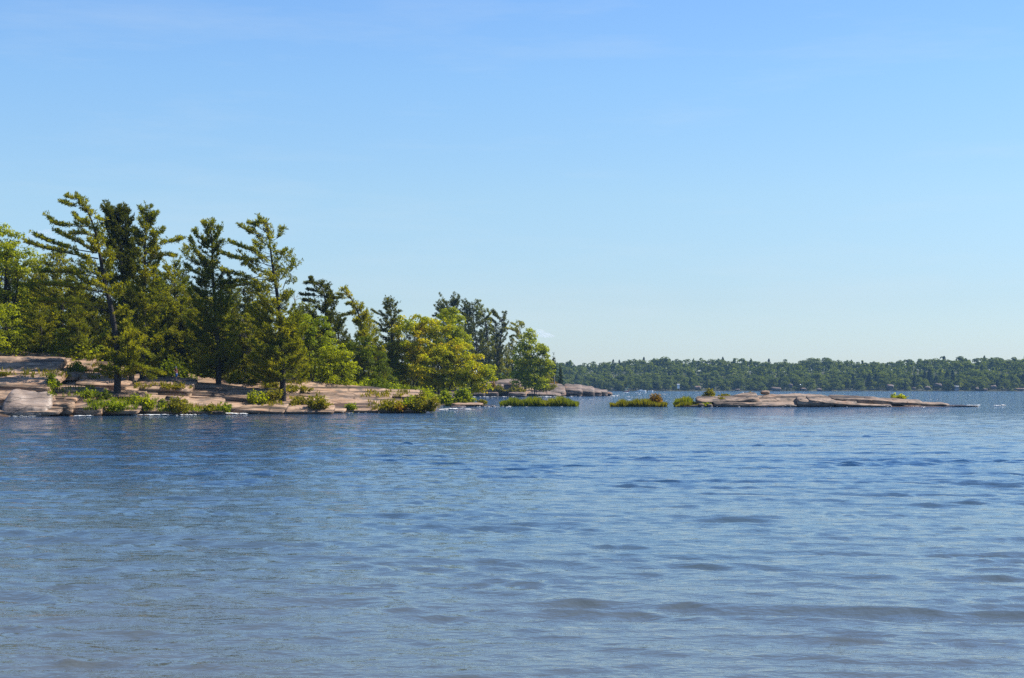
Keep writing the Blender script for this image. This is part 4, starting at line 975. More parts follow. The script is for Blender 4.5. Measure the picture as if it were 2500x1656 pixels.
# the bare grey tree between the ragged pine and the leaning pine
def dead_tree(label, base, top, d, seed, n=26, spread=30):
    rng = np.random.default_rng(seed); s = d / F
    b = P(base[0], base[1], d); p = np.array([P(base[0], base[1], d), P((base[0] + top[0]) / 2 + 3, (base[1] + top[1]) / 2, d), P(top[0], top[1], d)]) - b
    q = curve(p, 12); mt, ml = MB(), MB(); tube(mt, q, np.linspace(.16, .03, 12), 6)
    for i in range(n):
        u = rng.uniform(.35, .98); a = q[int(u * 11)]; ph = rng.uniform(0, 6.28); L = spread * s * (1.15 - u * .8) * rng.uniform(.5, 1.1)
        e = a + np.array([math.cos(ph) * L, math.sin(ph) * L, L * rng.uniform(.3, 1.1)])
        br = curve([a, (a + e) / 2 + rng.normal(size=3) * L * .08, e], 6); tube(ml, br, np.linspace(.05, .012, 6), 4)
        for k in range(5):
            a2 = br[rng.integers(2, 6)]; e2 = a2 + (e - a) * .4 + rng.normal(size=3) * L * .25; tube(ml, [a2, (a2 + e2) / 2, e2], [.024, .016, .008], 3)
    t = thing("dead_tree", b, label, "dead tree"); mt.build("trunk", M['grey_bark'], t, True); ml.build("branches", M['grey_bark'], t, True)
dead_tree("bare grey tree with fine twigs just right of the ragged pine", (722, 935), (718, 712), 218, 3, 40, 42)
dead_tree("bare grey tree half hidden between the upright and the ragged pine", (598, 925), (600, 770), 201, 4, 34, 40)

# ---------------------------------------------------------------- shrubs, tufts and reeds
def shrub(label, px, py, w, h, d, mat, seed, leaf=.17, n=None, upright=.6, cat="shrub", name="shrub", onto=True):
    rng = np.random.default_rng(seed)
    b = P(px, py, d)
    if d < 235:
        g = SHRUB_AT[(px, py)]
        if g is not None and abs(g[1] - d) < 16: b = g; d = g[1]
    s = d / F
    W, H = (w * s * .84, h * s * .74) if d < 230 else (w * s, h * s * .9)
    k = n or int(60 + 26 * W * H / (leaf ** 2) * .5)
    ns = max(7, int(W * 7))
    stems = MB(); fol = MB(); C = []
    for i in range(ns):
        a = rng.uniform(0, 6.28); r0 = rng.random() ** .5
        e = np.array([math.cos(a) * r0 * W * .56, math.sin(a) * r0 * min(W, 3) * .45, H * (1 - .6 * r0 ** 2) * rng.uniform(.42, 1.15)])
        st = e * np.array([.45, .45, 0]); q = curve([st + [0, 0, -.15], st * .4 + e * np.array([.6, .6, .5]), e], 6)
        tube(stems, q, np.linspace(.02, .006, 6), 4)
        m = max(6, k // ns); u = rng.random(m) ** rng.uniform(.35, .9); idx = np.minimum((u * 5).astype(int), 4)
        pts = q[idx] + (q[idx + 1] - q[idx]) * (u * 5 - idx)[:, None]
        C.append(pts + rng.normal(size=(m, 3)) * np.array([.22, .22, .12]) * min(1, H))
    leaves(fol, np.vstack(C), leaf, rng, .3)
    t = thing(name, b, label, cat); stems.build("stems", M['bark'], t, True); fol.build("foliage", M[mat], t)
    return t

for i, (px, py, w, h, d, mt, lab) in enumerate(SHRUBS):
    shrub(lab, px, py, w, h, d, mt, 500 + i, leaf=.24 if d < 230 else (.28 if d < 300 else .5))

# undergrowth below the trees: a few kinds, then copies
def under_protos():
    out = []
    for i, mt in enumerate(('deep', 'green', 'bright', 'deep')):
        rng = np.random.default_rng(80 + i)
        C = []
        for k in range(60):
            u = unit(rng.normal(size=3)); u[2] = abs(u[2]); C.append(u * np.array([1.6, 1.4, 2.6]) * rng.uniform(.5, 1))
        C = np.array(C); Lp = np.repeat(C, 26, 0) + rng.normal(size=(len(C) * 26, 3)) * .3
        f = MB(); leaves(f, Lp, .26, rng, .4)
        st = MB()
        for c in C[:14]: tube(st, curve([(c[0] * .2, c[1] * .2, -.3), c * np.array([.5, .5, .6]), c], 5), np.linspace(.03, .008, 5), 4)
        out.append((st.mesh("stems", M['bark'], True), f.mesh("foliage", M[mt])))
    return out
UP = under_protos()
rr = random.Random(5)
for i in range(64):
    px = -90 + 1150 * (i + rr.random()) / 64
    d = np.interp(px, [-90, 300, 460, 700, 900, 1060], [199, 195, 194, 203, 216, 258]) + rr.uniform(-1, 26)
    if 760 < px < 860: d += 6
    x = X(px, d); z = gz(x, d); s = rr.uniform(.75, 1.5)
    t = thing("undergrowth_bush", (x, d, z), "shady bush of the undergrowth beneath the shore trees", "bush", "undergrowth beneath the shore trees")
    t.scale = (s * 1.25, s, s); t.rotation_euler = (0, 0, rr.uniform(0, 6))
    for nm, me in zip(("stems", "foliage"), UP[i % 4]):
        o = bpy.data.objects.new(nm, me); COL.objects.link(o); o.parent = t
for i in range(16):
    px = 1095 + 250 * (i + rr.random()) / 16; d = 575 + rr.uniform(-2, 14)
    x = X(px, d); z = gz(x, d); s = rr.uniform(1.0, 1.7)
    t = thing("undergrowth_bush", (x, d, z), "dark bush beneath the pines of the far point", "bush", "undergrowth on the far point")
    t.scale = (s * 1.3, s, s); t.rotation_euler = (0, 0, rr.uniform(0, 6))
    for nm, me in zip(("stems", "foliage"), UP[i % 4]):
        o = bpy.data.objects.new(nm, me); COL.objects.link(o); o.parent = t

def reed_bed(label, x0, x1, d, depth, h, n, seed, mat='reed', prof=None, name="reed_bed", ground=False):
    rng = np.random.default_rng(seed)
    px = rng.uniform(x0, x1, n); dd = d + rng.uniform(-.5, .5, n) * depth
    edge = np.minimum((px - x0), (x1 - px)) / (x1 - x0)
    hh = h * (0.55 + .45 * sstep(0, .25, edge)) * rng.uniform(.55, 1.1, n) * (1 + .35 * vnoise(px / 9, dd * 0, seed=seed))
    x = (px - CX) / F * dd
    z = terrain(x, dd)[0] if ground else np.full(n, -.05)
    b = np.stack([x, dd, z], -1)
    lean = rng.normal(size=(n, 3)) * np.array([.22, .22, 0]) + np.array([-.1, 0, 1])
    tip = b + lean * hh[:, None]
    sd = unit(rng.normal(size=(n, 3)) * np.array([1, 1, 0])) * (0.03 + .035 * rng.random(n))[:, None] * (d / 260) ** .8
    mid = b * .45 + tip * .55 - lean * np.array([.06, .06, 0])
    v = np.stack([b - sd, b + sd, mid + sd * 1.1, tip, mid - sd * 1.1], 1)
    mb = MB(); mb.add(v.reshape(-1, 3), np.arange(n * 5).reshape(n, 5))
    o = mb.build(name, M[mat]); tag(o, label, None, None, "stuff")
    return o
reed_bed("green reed bed in the water in front of the birch", 1222, 1412, 262, 7, 1.35, 9000, 1)
reed_bed("reeds with rusty stems left of the rock island", 1490, 1628, 256, 6, 1.15, 6500, 2, 'gold')
reed_bed("green reeds at the island's left end", 1646, 1700, 256, 4, 1.35, 2600, 3)
reed_bed("low grass over the island's left tip", 1650, 1722, 252.5, 2.5, .7, 2200, 4, 'gold')
reed_bed("grass in the shallows behind the near point", 1088, 1150, 268, 8, 1.2, 3200, 5)
reed_bed("grass along the inlet shore under the maple", 870, 1010, 216, 6, .85, 6000, 6, 'reed', ground=True, name="grass")
reed_bed("dry grass on the crest below the ragged pine", 560, 790, 203, 8, .5, 7000, 7, 'gold', ground=True, name="grass")
reed_bed("grass in the ledges of the left rocks", -20, 330, 192, 8, .4, 6000, 8, 'gold', ground=True, name="grass")

for (lab, mat_, pts) in GRASS_AT:
    rng = np.random.default_rng(len(pts)); p = np.array(pts); n = len(p) * 3
    b = np.repeat(p, 3, 0) + rng.normal(size=(n, 3)) * np.array([.12, .12, 0]) - [0, 0, .04]
    tip = b + (rng.normal(size=(n, 3)) * np.array([.3, .3, 0]) + [-.1, 0, 1]) * rng.uniform(.18, .62, n)[:, None]
    sd = unit(rng.normal(size=(n, 3)) * [1, 1, 0]) * rng.uniform(.02, .055, n)[:, None]
    v = np.stack([b - sd, b + sd, (b + tip) / 2 + sd * 1.3, tip, (b + tip) / 2 - sd * 1.3], 1)
    mb = MB(); mb.add(v.reshape(-1, 3), np.arange(n * 5).reshape(n, 5)); tag(mb.build("grass", M[mat_]), lab, None, None, "stuff")

# ---------------------------------------------------------------- foam along the shores, and white specks painted as sun glints far out
def foam(strips):  # lays real surf and the painted glint specks alike
    rng = np.random.default_rng(77); mb = MB()
    v0, f0 = cube_sphere(2); v0 = unit(v0)
    for (x0, x1, y0, y1, n, size, zz) in strips:
        for i in range(int(n * 1.15)):
            u = rng.random(); px = x0 + (x1 - x0) * u; py = y0 + (y1 - y0) * u + rng.normal() * .5
            d = CH * F / (py - HY) + rng.normal() * .4
            if py > 1002.5 and px < 1060: d = np.interp(px, [q[0] for q in SHORE[1:9]], [q[1] for q in SHORE[1:9]]) - rng.uniform(.3, 2.6)
            if abs(x1 - x0) > 30 and vnoise(np.array([px / 11]), np.array([py * 3.0]), seed=91)[0] < rng.uniform(-.15, .35): continue
            s = size * rng.uniform(.15, .85)
            v = v0 * (1 + .3 * rng.normal(size=(len(v0), 1))) * np.array([s * rng.uniform(.9, 3.2), s * .9, s * .26 * rng.uniform(.4, 1.5)])
            mb.add(v + np.array([X(px, d), d, zz + rng.uniform(-.02, .05)]), f0)
    o = mb.build("foam_and_glints", M['foam'], smooth=True); tag(o, "white foam where small waves break along the rocks, with white specks painted as sun glints on the far water", None, None, "stuff")
foam([(325, 425, 1011, 1012, 90, .24, .08), (400, 600, 1012, 1009, 130, .16, .06), (515, 575, 1009, 1009, 70, .22, .12), (600, 690, 1010, 1008, 45, .13, .04), (715, 800, 1009, 1007, 90, .2, .08), (800, 960, 1007.5, 1005, 40, .11, .03),
      (20, 90, 1018, 1018, 40, .14, .04), (180, 235, 1017, 1016, 50, .17, .06), (1088, 1158, 1000, 1001, 110, .26, .10), (1070, 1095, 1001, 1000, 24, .15, .05), (1160, 1250, 994.5, 993.5, 60, .17, .06), (1130, 1400, 993, 993.5, 12, .12, .05),
      (1100, 1260, 970.5, 970, 110, .34, .15), (1310, 1345, 970, 970, 40, .45, .2), (1380, 1420, 969, 969, 24, .35, .15), (1260, 1500, 971, 968, 50, .3, .12), (1330, 1700, 960, 959, 60, .42, .16), (1400, 1720, 964, 963, 60, .36, .14), (1340, 1700, 970, 971, 60, .3, .12), (1420, 1680, 977, 979, 36, .22, .1), (1900, 2480, 968, 966, 40, .3, .12), (2100, 2490, 976, 978, 26, .22, .1), (1560, 1760, 957, 957, 40, .6, .2), (1490, 1512, 968, 968, 20, .4, .2),  # specks strewn over the open channel are sun glints put in as white lumps
      (1700, 1860, 994.5, 994, 26, .15, .05), (1880, 2120, 994, 993.5, 44, .16, .06), (2000, 2060, 993, 992.5, 40, .22, .1), (2100, 2260, 994, 992.5, 20, .15, .05), (2285, 2325, 993, 992, 40, .24, .12), (2360, 2400, 992, 992, 34, .26, .12), (2425, 2455, 992.5, 992, 20, .24, .1)])

# ---------------------------------------------------------------- the far shore
def hill_z(x, y):
    s = sstep(1545, 1850, y)
    sky_ = np.interp(x, [-300, 40, 120, 200, 300, 420, 480, 560, 800], [18, 19, 22, 22, 22, 21.5, 24, 24, 24])
    return np.where(y < 1542, -1.5 + np.clip((y - 1530) / 12, 0, 1) * 1.9, 0.4) + s * sky_ + 1.2 * vnoise(x / 60, y / 60, seed=8) * s
def build_hill():
    xs = np.arange(-900, 1500, 14.0); ys = np.concatenate([np.arange(1530, 1560, 4), np.arange(1560, 1900, 20), np.arange(1900, 2600, 100)])
    x, y = np.meshgrid(xs, ys, indexing='ij'); z = hill_z(x, y)
    nx, ny = x.shape
    i = np.arange(nx - 1)[:, None] * ny; j = np.arange(ny - 1)[None]
    q = np.stack([i + j, i + ny + j, i + ny + j + 1, i + j + 1], -1).reshape(-1, 4)
    mb = MB(); mb.add(np.stack([x, y, z], -1), q)
    o = mb.build("far_hill", plain_mat("forest_floor", (0.05, 0.052, 0.028), .95, 0, .1), smooth=True); tag(o, kind="structure", label="low wooded hill along the far shore")
build_hill()

def far_protos():
    out = []
    for i in range(7):
        rng = np.random.default_rng(900 + i)
        conifer = i >= 5
        H = 13.0; mb = MB()
        tube(mb, [(0, 0, -1), (0, 0, H * .5), (0, 0, H * .8)], [.22, .16, .06], 5, 1)
        if conifer:
            n = 420; u = rng.random(n) ** .7; a = rng.uniform(0, 6.28, n); r = (1 - u) ** .8 * 3.3 * rng.uniform(.5, 1.1, n) + .12
            C = np.stack([np.cos(a) * r, np.sin(a) * r, 1.0 + u * (H + .8)], -1)
            leaves(mb, C, .95, rng, .2, 0)
        else:
            C = []
            N_ = []
            for k in range(11):
                c = np.array([rng.normal() * 2.2, rng.normal() * 2.2, H * rng.uniform(.05, .9)]); c[:2] *= 1.25 - .55 * abs(c[2] / H - .45) * 2
                u = unit(rng.normal(size=(84, 3))); u[:, 2] = np.where(u[:, 2] < -.4, -u[:, 2], u[:, 2])
                C.append(c + u * np.array([2.6, 2.6, 2.1]) * rng.uniform(.7, 1.25) * rng.uniform(.75, 1.05, (84, 1))); N_.append(u)
            leaves(mb, np.vstack(C), .92, rng, .5, 0, np.vstack(N_), .42)
        out.append(mb)
    return out
FPROT = far_protos()
FLOWMB = []
for i, mb in enumerate(FPROT):            # the closed wood behind needs fewer, larger leaf masses
    q = mb.v[-1].reshape(-1, 4, 3)[::5]; c = q.mean(1, keepdims=True)
    f = MB(); f.add(((q - c) * 2.0 + c).reshape(-1, 3), np.arange(len(q) * 4).reshape(-1, 4)); FLOWMB.append(f)
FLOW = [f.n for f in FLOWMB]
FMESH = [mb.mesh("far_tree", [M['far_con'] if i >= 5 else M['far_leaf'], M['bark']]) for i, mb in enumerate(FPROT)]
def plant_far():
    r = random.Random(11)
    spots = []
    rows = [(1548, 7.6, .82), (1566, 7.8, .95), (1588, 8.0, 1.0), (1614, 8.2, 1.0), (1644, 8.6, 1.0), (1678, 9, 1.0), (1714, 9.0, 1.0), (1752, 9.0, 1.0), (1792, 8.5, 1.0), (1835, 8, 1.0), (1862, 5.5, .8), (1874, 5.5, .74)]
    for ri, (y, sp, sc_) in enumerate(rows):
        x = X(1190, y)
        while x < X(2740, y):
            xx = x + r.uniform(-2.5, 2.5); yy = y + r.uniform(-9, 9)
            px = xx / yy * F + CX
            con = r.random() < (.10 + .25 * (px > 2050) * (ri < 6) + .12 * (ri > 7))
            k = r.randint(5, 6) if con else r.randint(0, 4)
            if ri > 9: k = r.randint(0, 4); con = False
            s = sc_ * (r.uniform(.74, 1.2) + .16 * float(vnoise(np.array([xx / 45]), np.array([yy / 60]), seed=6)[0])) * (.94 if con else 1.0) * (1.17 if px > 2250 else 1)
            spots.append((xx, yy, k, s, r.uniform(0, 6.28), px, ri))
            x += sp * r.uniform(.75, 1.25)
    inv = [s for s in spots if 1340 < s[5] < 2530]
    near = sorted(inv, key=lambda s: (s[6] not in (0, 1, 2, 9), s[6]))[:300]
    ids = set(id(s) for s in near)
    mbs = MB()
    for s in spots:
        xx, yy, k, sc_, rz, px, ri = s
        z = float(hill_z(np.array(xx), np.array(yy)))
        if id(s) in ids:
            o = bpy.data.objects.new("conifer_tree" if k >= 5 else "broadleaf_tree", FMESH[k]); COL.objects.link(o)
            o.location = (xx, yy, z); o.rotation_euler = (0, 0, rz); w = r.uniform(1.0, 1.45); o.scale = (sc_ * w, sc_ * w, sc_)
            back = ri == 9
            if k >= 5: tag(o, "pointed dark conifer on the skyline of the far hill" if back else "pointed dark conifer among the trees lining the far shore", "conifer", "conifers of the far skyline" if back else "conifers lining the far shore")
            else: tag(o, "rounded green tree on the skyline of the far hill" if back else "rounded green tree lining the far shore", "tree", "trees of the far skyline" if back else "trees lining the far shore")
        else:
            mb = FLOWMB[k]; c, sn = math.cos(rz) * sc_ * 1.1, math.sin(rz) * sc_ * 1.1
            v = np.concatenate(mb.v)[:FLOW[k]]; v = np.stack([v[:, 0] * c - v[:, 1] * sn + xx, v[:, 0] * sn + v[:, 1] * c + yy, v[:, 2] * sc_ + z], -1)
            off = 0; base = mbs.n
            mbs.v.append(v); mbs.n += len(v)
            mbs.f.append((np.arange(FLOW[k]).reshape(-1, 4) + base, 0))
    o = mbs.build("far_wood", [M['far_leaf'], M['bark']]); tag(o, "closed green wood covering the slope behind the far shore trees", None, None, "stuff")
plant_far()

# pinkish rocks on the far waterline
for i, (px, py, w, h) in enumerate([(1702, 947, 16, 8), (1800, 952, 14, 5), (1895, 950, 24, 7), (1930, 942, 8, 9), (1962, 951, 14, 6), (2000, 952, 10, 5), (2173, 945, 16, 12), (2230, 949, 10, 7), (2290, 940, 16, 8), (2384, 950, 8, 6), (2425, 946, 14, 10), (2490, 951, 24, 6), (2405, 952, 12, 5), (2265, 948, 14, 7)]):
    rock_at("boulder", px, py, w, h, 1536, 4, M['far_rock'], 700 + i, lod=CS5, rough=.16, label=f"pinkish boulder on the distant waterline, {['leftmost', 'second', 'third', 'fourth', 'fifth', 'sixth', 'seventh', 'eighth', 'ninth', 'tenth', 'eleventh', 'twelfth', 'thirteenth', 'fourteenth'][sorted([1702, 1800, 1895, 1930, 1962, 2000, 2173, 2230, 2290, 2384, 2425, 2490, 2405, 2265]).index(px)]} from the left", cat="boulder")["group"] = "boulders on the distant waterline"

# ---------------------------------------------------------------- boats, cottages, post, gull, person
def box(mb, c, s, mi=0):
    v = np.array([[x, y, z] for x in (-1, 1) for y in (-1, 1) for z in (-1, 1)]) * np.array(s) / 2 + np.array(c)
    mb.add(v, [[0, 1, 3, 2], [4, 6, 7, 5], [0, 4, 5, 1], [2, 3, 7, 6], [0, 2, 6, 4], [1, 5, 7, 3]], mi)

def hull(mb, L, W, H, mi=0):
    """pointed bow, flat stern, sides flaring up"""
    n = 9; t = np.linspace(0, 1, n); rows = []
    for u in t:
        w = W / 2 * (1 - max(0, (u - .45) / .55) ** 2) + .02; sh = H * (1 + .25 * u ** 2); x = (u - .5) * L
        rows.append([(x, -w, sh), (x, -w * .8, .12), (x - .0, 0, -.15), (x, w * .8, .12), (x, w, sh)])
    v = np.array(rows).reshape(-1, 3); i = np.arange(n - 1)[:, None] * 5; j = np.arange(4)[None]
    mb.add(v, np.stack([i + j, i + j + 1, i + j + 6, i + j + 5], -1).reshape(-1, 4), mi)
    mb.add(v, np.array([[5 * k + 0, 5 * k + 4, 5 * k + 9, 5 * k + 5] for k in range(n - 1)])[:, ::-1], mi)
    mb.add(v[:5], [[0, 1, 2, 3, 4]], mi)

M['glass'] = plain_mat("dark_glass", (0.03, 0.04, 0.05), .1, 0, 1, 0)
M['sail'] = leaf_mat("pale_sail", [(0.35, 0.45, 0.38), (0.45, 0.55, 0.46)], .5, .3, 1.4)
M['red'] = plain_mat("red_paint", (0.35, 0.06, 0.05), .5, 0, 2, .1)
def motor_boat(label, px, py, d, L, H, rz, cabin=True):
    t = thing("motor_boat", (X(px, d), d, 0.0), label, "motor boat"); t.rotation_euler = (0, 0, rz)
    m = MB(); hull(m, L, L * .34, H); m.build("hull", M['white'], t)
    if cabin:
        m = MB(); box(m, (-.02 * L, 0, H + .45), (L * .36, L * .22, .9)); m.build("cabin", M['white'], t)
        m = MB(); box(m, (-.02 * L, 0, H + .55), (L * .365, L * .225, .32)); box(m, (L * .165, 0, H + .55), (.02 * L, L * .2, .34)); m.build("windows", M['glass'], t)
        m = MB(); box(m, (-.03 * L, 0, H + .95), (L * .42, L * .25, .08)); m.build("roof", M['white'], t)
    m = MB(); box(m, (-L * .52, 0, .35), (.35, .4, .9)); m.build("outboard_motor", M['glass'], t)
motor_boat("long white motor boat with a cabin lying off the far wood", 1566, 954, 1380, 8.5, .9, .08)
motor_boat("small open white boat right behind the cabin boat", 1588, 954, 1400, 5.0, .8, .15, False)
motor_boat("tiny white boat near the rocks of the point", 1459, 953, 1450, 4.2, .8, .1, False)
def sail_board():
    d = 1350; t = thing("sailing_dinghy", (X(1529, d), d, .0), "small dinghy with a sharply heeled mast and narrow pale sail", "sailing boat")
    m = MB(); hull(m, 4.6, 1.4, .5); m.build("hull", M['red'], t)
    a, b = np.array([-.8, 0, .5]), np.array([2.9, .3, 5.6])
    m = MB(); tube(m, [a, (a + b) / 2, b], [.06, .05, .04], 6); m.build("mast", M['white'], t)
    m = MB(); s = np.linspace(0, 1, 8); e = a + (b - a) * s[:, None]; w = (1 - s) * 1.0 + .12
    off = np.stack([-w * .75, np.sin(s * 3.1) * .12, w * .3], -1)
    v = np.vstack([e, e + off]); m.add(v, [[k, k + 1, k + 9, k + 8] for k in range(7)]); v2 = v + np.array([0, .03, 0]); m.add(v2, [[k + 8, k + 9, k + 1, k] for k in range(7)]); m.build("sail", M['sail'], t)
    m = MB(); tube(m, [(.5, 0, .4), (.5, .05, .8), (.6, .1, 1.1), (.62, .1, 1.35)], [.2, .24, .17, .13], 7); m.build("sailor", M['white'], t)
sail_board()
def cottage(label, px, py, d, w, h, wall, roof):
    w *= .75; h *= .8; d += 3; x = X(px, d); z = CH + (HY - py) / F * d
    t = thing("cottage", (x, d, z), label, "cottage")
    m = MB(); box(m, (0, 0, h / 2 - 1), (w, w * .7, h + 2)); m.build("wall", wall, t)
    m = MB(); e = w * .58; v = [(-e, -w * .42, h - .1), (e, -w * .42, h - .1), (e, w * .42, h - .1), (-e, w * .42, h - .1), (-e, 0, h + w * .3), (e, 0, h + w * .3)]
    m.add(v, [[0, 1, 5, 4], [2, 3, 4, 5]]); m.add(v, [[0, 4, 3], [1, 2, 5]]); m.build("roof", roof, t)
    for k in (-1, 1):
        m = MB(); box(m, (k * w * .25, -w * .36, h * .55), (w * .2, .12, h * .34)); m.build("window", M['glass'], t)
grey = plain_mat("grey_roof", (.25, .26, .28), .7, 0, 2, .1)
tan = plain_mat("tan_boards", (.42, .33, .22), .7, 0, 2, .1)
cottage("small white cottage with a red lower wall at the far waterline", 1956, 946, 1541, 3.0, 3.0, M['red'], M['white'])
cottage("grey roofed cottage in the far wood near the right edge", 2335, 950, 1541, 5.0, 3.0, grey, grey)
cottage("tan cottage among the far trees behind the island", 2176, 950, 1541, 4.5, 3.6, tan, M['white'])
cottage("tiny pale cottage high in the far wood above the boats", 1656, 944, 1541, 3.2, 2.4, M['white'], grey)
# post on the point
t = thing("wooden_post", WOODEN_POST_AT, "thin grey post standing on the point rock beside the spruces", "post")
m = MB(); tube(m, [(0, 0, -.8), (0.02, 0, 1.8), (-.03, 0, 3.9)], [.2, .19, .17], 8); m.build("shaft", M['grey_bark'], t, True)
m = MB(); tube(m, [(-.03, 0, 3.88), (-.03, 0, 4.0)], [.24, .2], 8); m.build("cap", M['white'], t, True)

def gull():
    d = 255.5; b = P(1817, 965.2, d); t = thing("gull", b, "white gull standing on the crest of the rock island", "gull")
    v, f = cube_sphere(6); v = unit(v)
    m = MB(); p = v * np.array([.21, .10, .11]); p[:, 2] += .26 + p[:, 0] * -.25; p[:, 1] *= 1 - .35 * (v[:, 0] > 0) * v[:, 0]
    nk = v * np.array([.055, .05, .06]) + np.array([-.19, 0, .42])
    m.add(p, f); m.add(nk, f); tube(m, [(-.13, 0, .30), (-.17, 0, .37), (-.19, 0, .43)], [.075, .055, .045], 8); m.build("body", M['white'], t, True)
    m = MB()
    for s in (-1, 1): q = v * np.array([.19, .025, .075]); q[:, 2] += .28 - q[:, 0] * .35; q[:, 0] += .06; q[:, 1] += s * .09; m.add(q, f)
    m.build("wings", plain_mat("gull_grey", (.42, .45, .48), .7, 0, 4, .1), t, True)
    yl = plain_mat("beak_yellow", (.6, .4, .05), .5, 0, 4, .1)
    m = MB(); tube(m, [(-.23, 0, .42), (-.27, 0, .415), (-.31, 0, .40)], [.018, .014, .004], 6); m.build("beak", yl, t, True)
    for s in (-1, 1):
        m = MB(); tube(m, [(0, s * .035, .2), (.0, s * .035, .08), (-.01, s * .035, -.04)], [.012, .009, .009], 5); box(m, (-.03, s * .035, -.03), (.07, .05, .01)); m.build("leg", yl, t)
    m = MB(); box(m, (.24, 0, .2), (.16, .09, .02)); m.build("tail", M['white'], t)
gull()

def skin_mesh(name, nodes, edges, mat, parent, sub=2):
    me = bpy.data.meshes.new(name); me.from_pydata([n[:3] for n in nodes], edges, []); me.materials.append(mat)
    o = bpy.data.objects.new(name, me); COL.objects.link(o); o.parent = parent
    sk = o.modifiers.new("skin", 'SKIN'); sk.use_smooth_shade = True
    lay = me.skin_vertices[0].data if me.skin_vertices else None
    if lay is None:
        bm_ = None
    for i, n in enumerate(nodes):
        r = n[3]; me.skin_vertices[0].data[i].radius = (r, n[4] if len(n) > 4 else r)
    me.skin_vertices[0].data[0].use_root = True
    sb = o.modifiers.new("sub", 'SUBSURF'); sb.levels = sub; sb.render_levels = sub
    return o

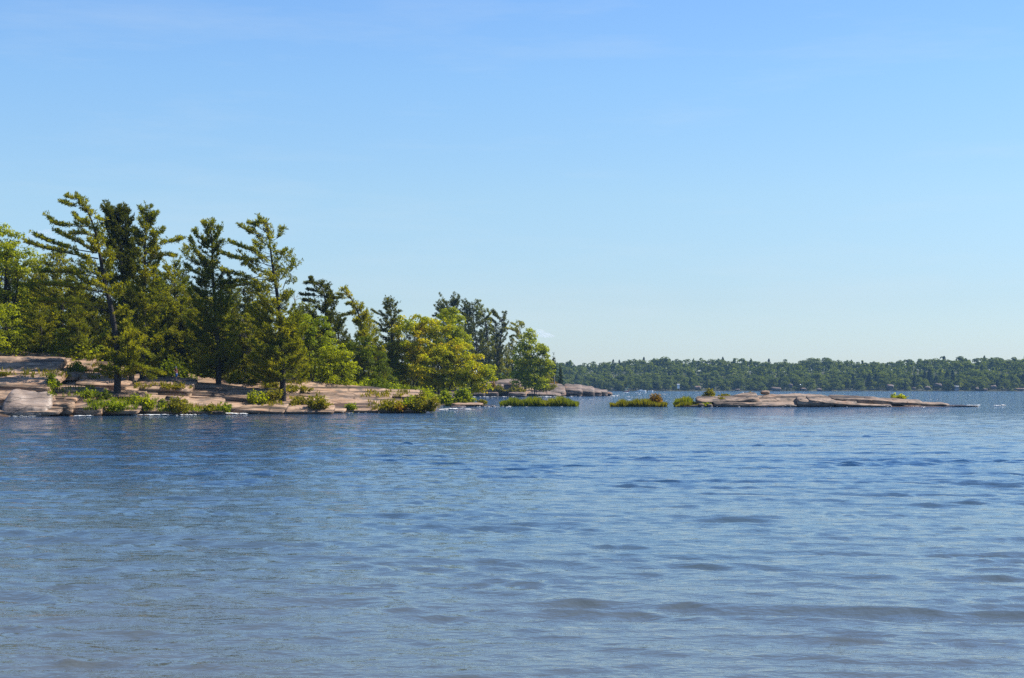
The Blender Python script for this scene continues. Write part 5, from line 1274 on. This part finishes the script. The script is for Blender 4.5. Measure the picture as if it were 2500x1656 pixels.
def person():
    d = 186.0
    t = thing("person", PERSON_AT - [0, 0, .02], "person in white cap, dark red top and blue shorts standing on the rocks", "person")
    t.rotation_euler = (0, 0, math.radians(200))          # facing left and a little towards the water
    skin = plain_mat("skin", (.45, .27, .20), .6, 0, 5, .1); red = plain_mat("plum_shirt", (.20, .04, .055), .8, 0, 5, .15)
    blue = plain_mat("blue_shorts", (.015, .075, .26), .8, 0, 5, .15); dark = plain_mat("dark_shoes", (.03, .03, .03), .7, 0, 5, .1)
    N = [(0, 0, .95, .14, .11), (0, 0, 1.12, .13, .10), (.01, 0, 1.32, .15, .11), (.02, 0, 1.47, .06), (.04, 0, 1.53, .055), (.05, 0, 1.62, .09, .085), (.05, 0, 1.70, .075),
         (.01, .19, 1.42, .055), (.04, .25, 1.16, .043), (.22, .22, 1.22, .034), (.30, .18, 1.28, .032),
         (.01, -.19, 1.42, .055), (.14, -.27, 1.22, .043), (.22, -.15, 1.44, .034), (.22, -.08, 1.52, .032),
         (0, .09, .88, .09), (.03, .10, .50, .06), (-.01, .10, .27, .052), (-.02, .10, .08, .036), (.12, .11, .03, .032),
         (0, -.09, .88, .09), (.06, -.11, .50, .06), (.03, -.11, .27, .052), (.04, -.11, .08, .036), (.18, -.12, .03, .032),
         (.145, 0, 1.60, .014)]
    E = [(0, 1), (1, 2), (2, 3), (3, 4), (4, 5), (5, 6), (2, 7), (7, 8), (8, 9), (9, 10), (2, 11), (11, 12), (12, 13), (13, 14), (0, 15), (15, 16), (16, 17), (17, 18), (18, 19), (0, 20), (20, 21), (21, 22), (22, 23), (23, 24), (5, 25)]
    for (wi, bx) in ((10, (.30, .18, 1.28)), (14, (.22, -.08, 1.52))):      # four fingers and a thumb on either hand
        for k in range(5):
            sx = (k - 2) * .02; ln = [.05, .08, .09, .085, .065][k]
            a = (bx[0] + .05, bx[1] + sx, bx[2] + .02, .011); b_ = (bx[0] + .05 + ln * .8, bx[1] + sx * 1.3, bx[2] + (.03 if k else -.02), .009)
            i0 = len(N); N.append(a); N.append(b_); E.append((wi, i0)); E.append((i0, i0 + 1))
    skin_mesh("body", N, E, skin, t)
    skin_mesh("shirt", [(0, 0, 1.0, .17, .135), (0, 0, 1.15, .165, .13), (.01, 0, 1.34, .175, .135), (.02, 0, 1.46, .09), (.01, .19, 1.42, .085), (.03, .235, 1.25, .07), (.01, -.19, 1.42, .085), (.10, -.245, 1.28, .07)],
              [(0, 1), (1, 2), (2, 3), (2, 4), (4, 5), (2, 6), (6, 7)], red, t)
    skin_mesh("shorts", [(0, 0, 1.02, .18, .14), (0, 0, .90, .17, .14), (.0, .10, .82, .13), (.03, .11, .50, .105), (0, -.10, .82, .13), (.055, -.12, .50, .105)], [(0, 1), (1, 2), (2, 3), (1, 4), (4, 5)], blue, t)
    v, f = cube_sphere(5); v = unit(v)
    m = MB(); c = v * np.array([.115, .10, .09]); c[:, 2] = np.maximum(c[:, 2], -.02); m.add(c + np.array([.045, 0, 1.705]), f); m.build("cap", M['white'], t, True)
    m = MB(); b_ = v * np.array([.09, .08, .012]); m.add(b_ + np.array([.15, 0, 1.69]), f); m.build("cap_brim", M['white'], t, True)
    for (fx, fy) in ((.03, .105), (.09, -.115)):
        m = MB(); s_ = v * np.array([.15, .055, .05]); m.add(s_ + np.array([fx + .02, fy, .045]), f); m.build("shoe", dark, t, True)
person()

# ---------------------------------------------------------------- clouds and air
def cloud(label, px, py, d, lumps, seed, dens):
    rng = np.random.default_rng(seed); v, f = cube_sphere(8); v = unit(v)
    mb = MB(); s = d / F
    for (dx, dy, rx, ry) in lumps:
        p = v * (1 + .12 * fbm(v[:, 0] * 2, v[:, 1] * 2, v[:, 2] * 2, seed=seed, oct=3))[:, None] * np.array([rx * s, rx * s * .8, ry * s])
        mb.add(p + np.array([dx * s, rng.normal() * rx * s * .2, -dy * s]), f); seed += 1
    m, n, l, out = new_mat("cloud")
    pv = n.new("ShaderNodeVolumePrincipled"); pv.inputs['Density'].default_value = dens; pv.inputs['Color'].default_value = (1, 1, 1, 1); pv.inputs['Anisotropy'].default_value = .3
    l.new(pv.outputs[0], out.inputs['Volume'])
    o = mb.build("cloud", m, None, True, loc=[float(c) for c in P(px, py, d)]); tag(o, label, "cloud")
cloud("small white cloud low over the horizon right of the point trees", 1318, 818, 9000, [(0, -6, 14, 9), (14, 1, 16, 7), (-14, 2, 14, 8), (28, 3, 10, 4)], 3, .009)
cloud("faint white cloud behind the pine tops on the left", 98, 572, 9000, [(0, 0, 16, 9), (18, -4, 14, 9), (-20, 4, 14, 6), (30, 6, 10, 5)], 5, .006)

def haze():
    mb = MB(); box(mb, (100, 900, 28), (3200, 2700, 62))
    m, n, l, out = new_mat("haze_air")
    pv = n.new("ShaderNodeVolumePrincipled"); pv.inputs['Density'].default_value = 0.00006; pv.inputs['Color'].default_value = (.32, .58, .92, 1); pv.inputs['Anisotropy'].default_value = 0.0
    l.new(pv.outputs[0], out.inputs['Volume'])
    o = mb.build("haze", m); tag(o, kind="stuff", label="thin blue summer haze over the lake")
haze()
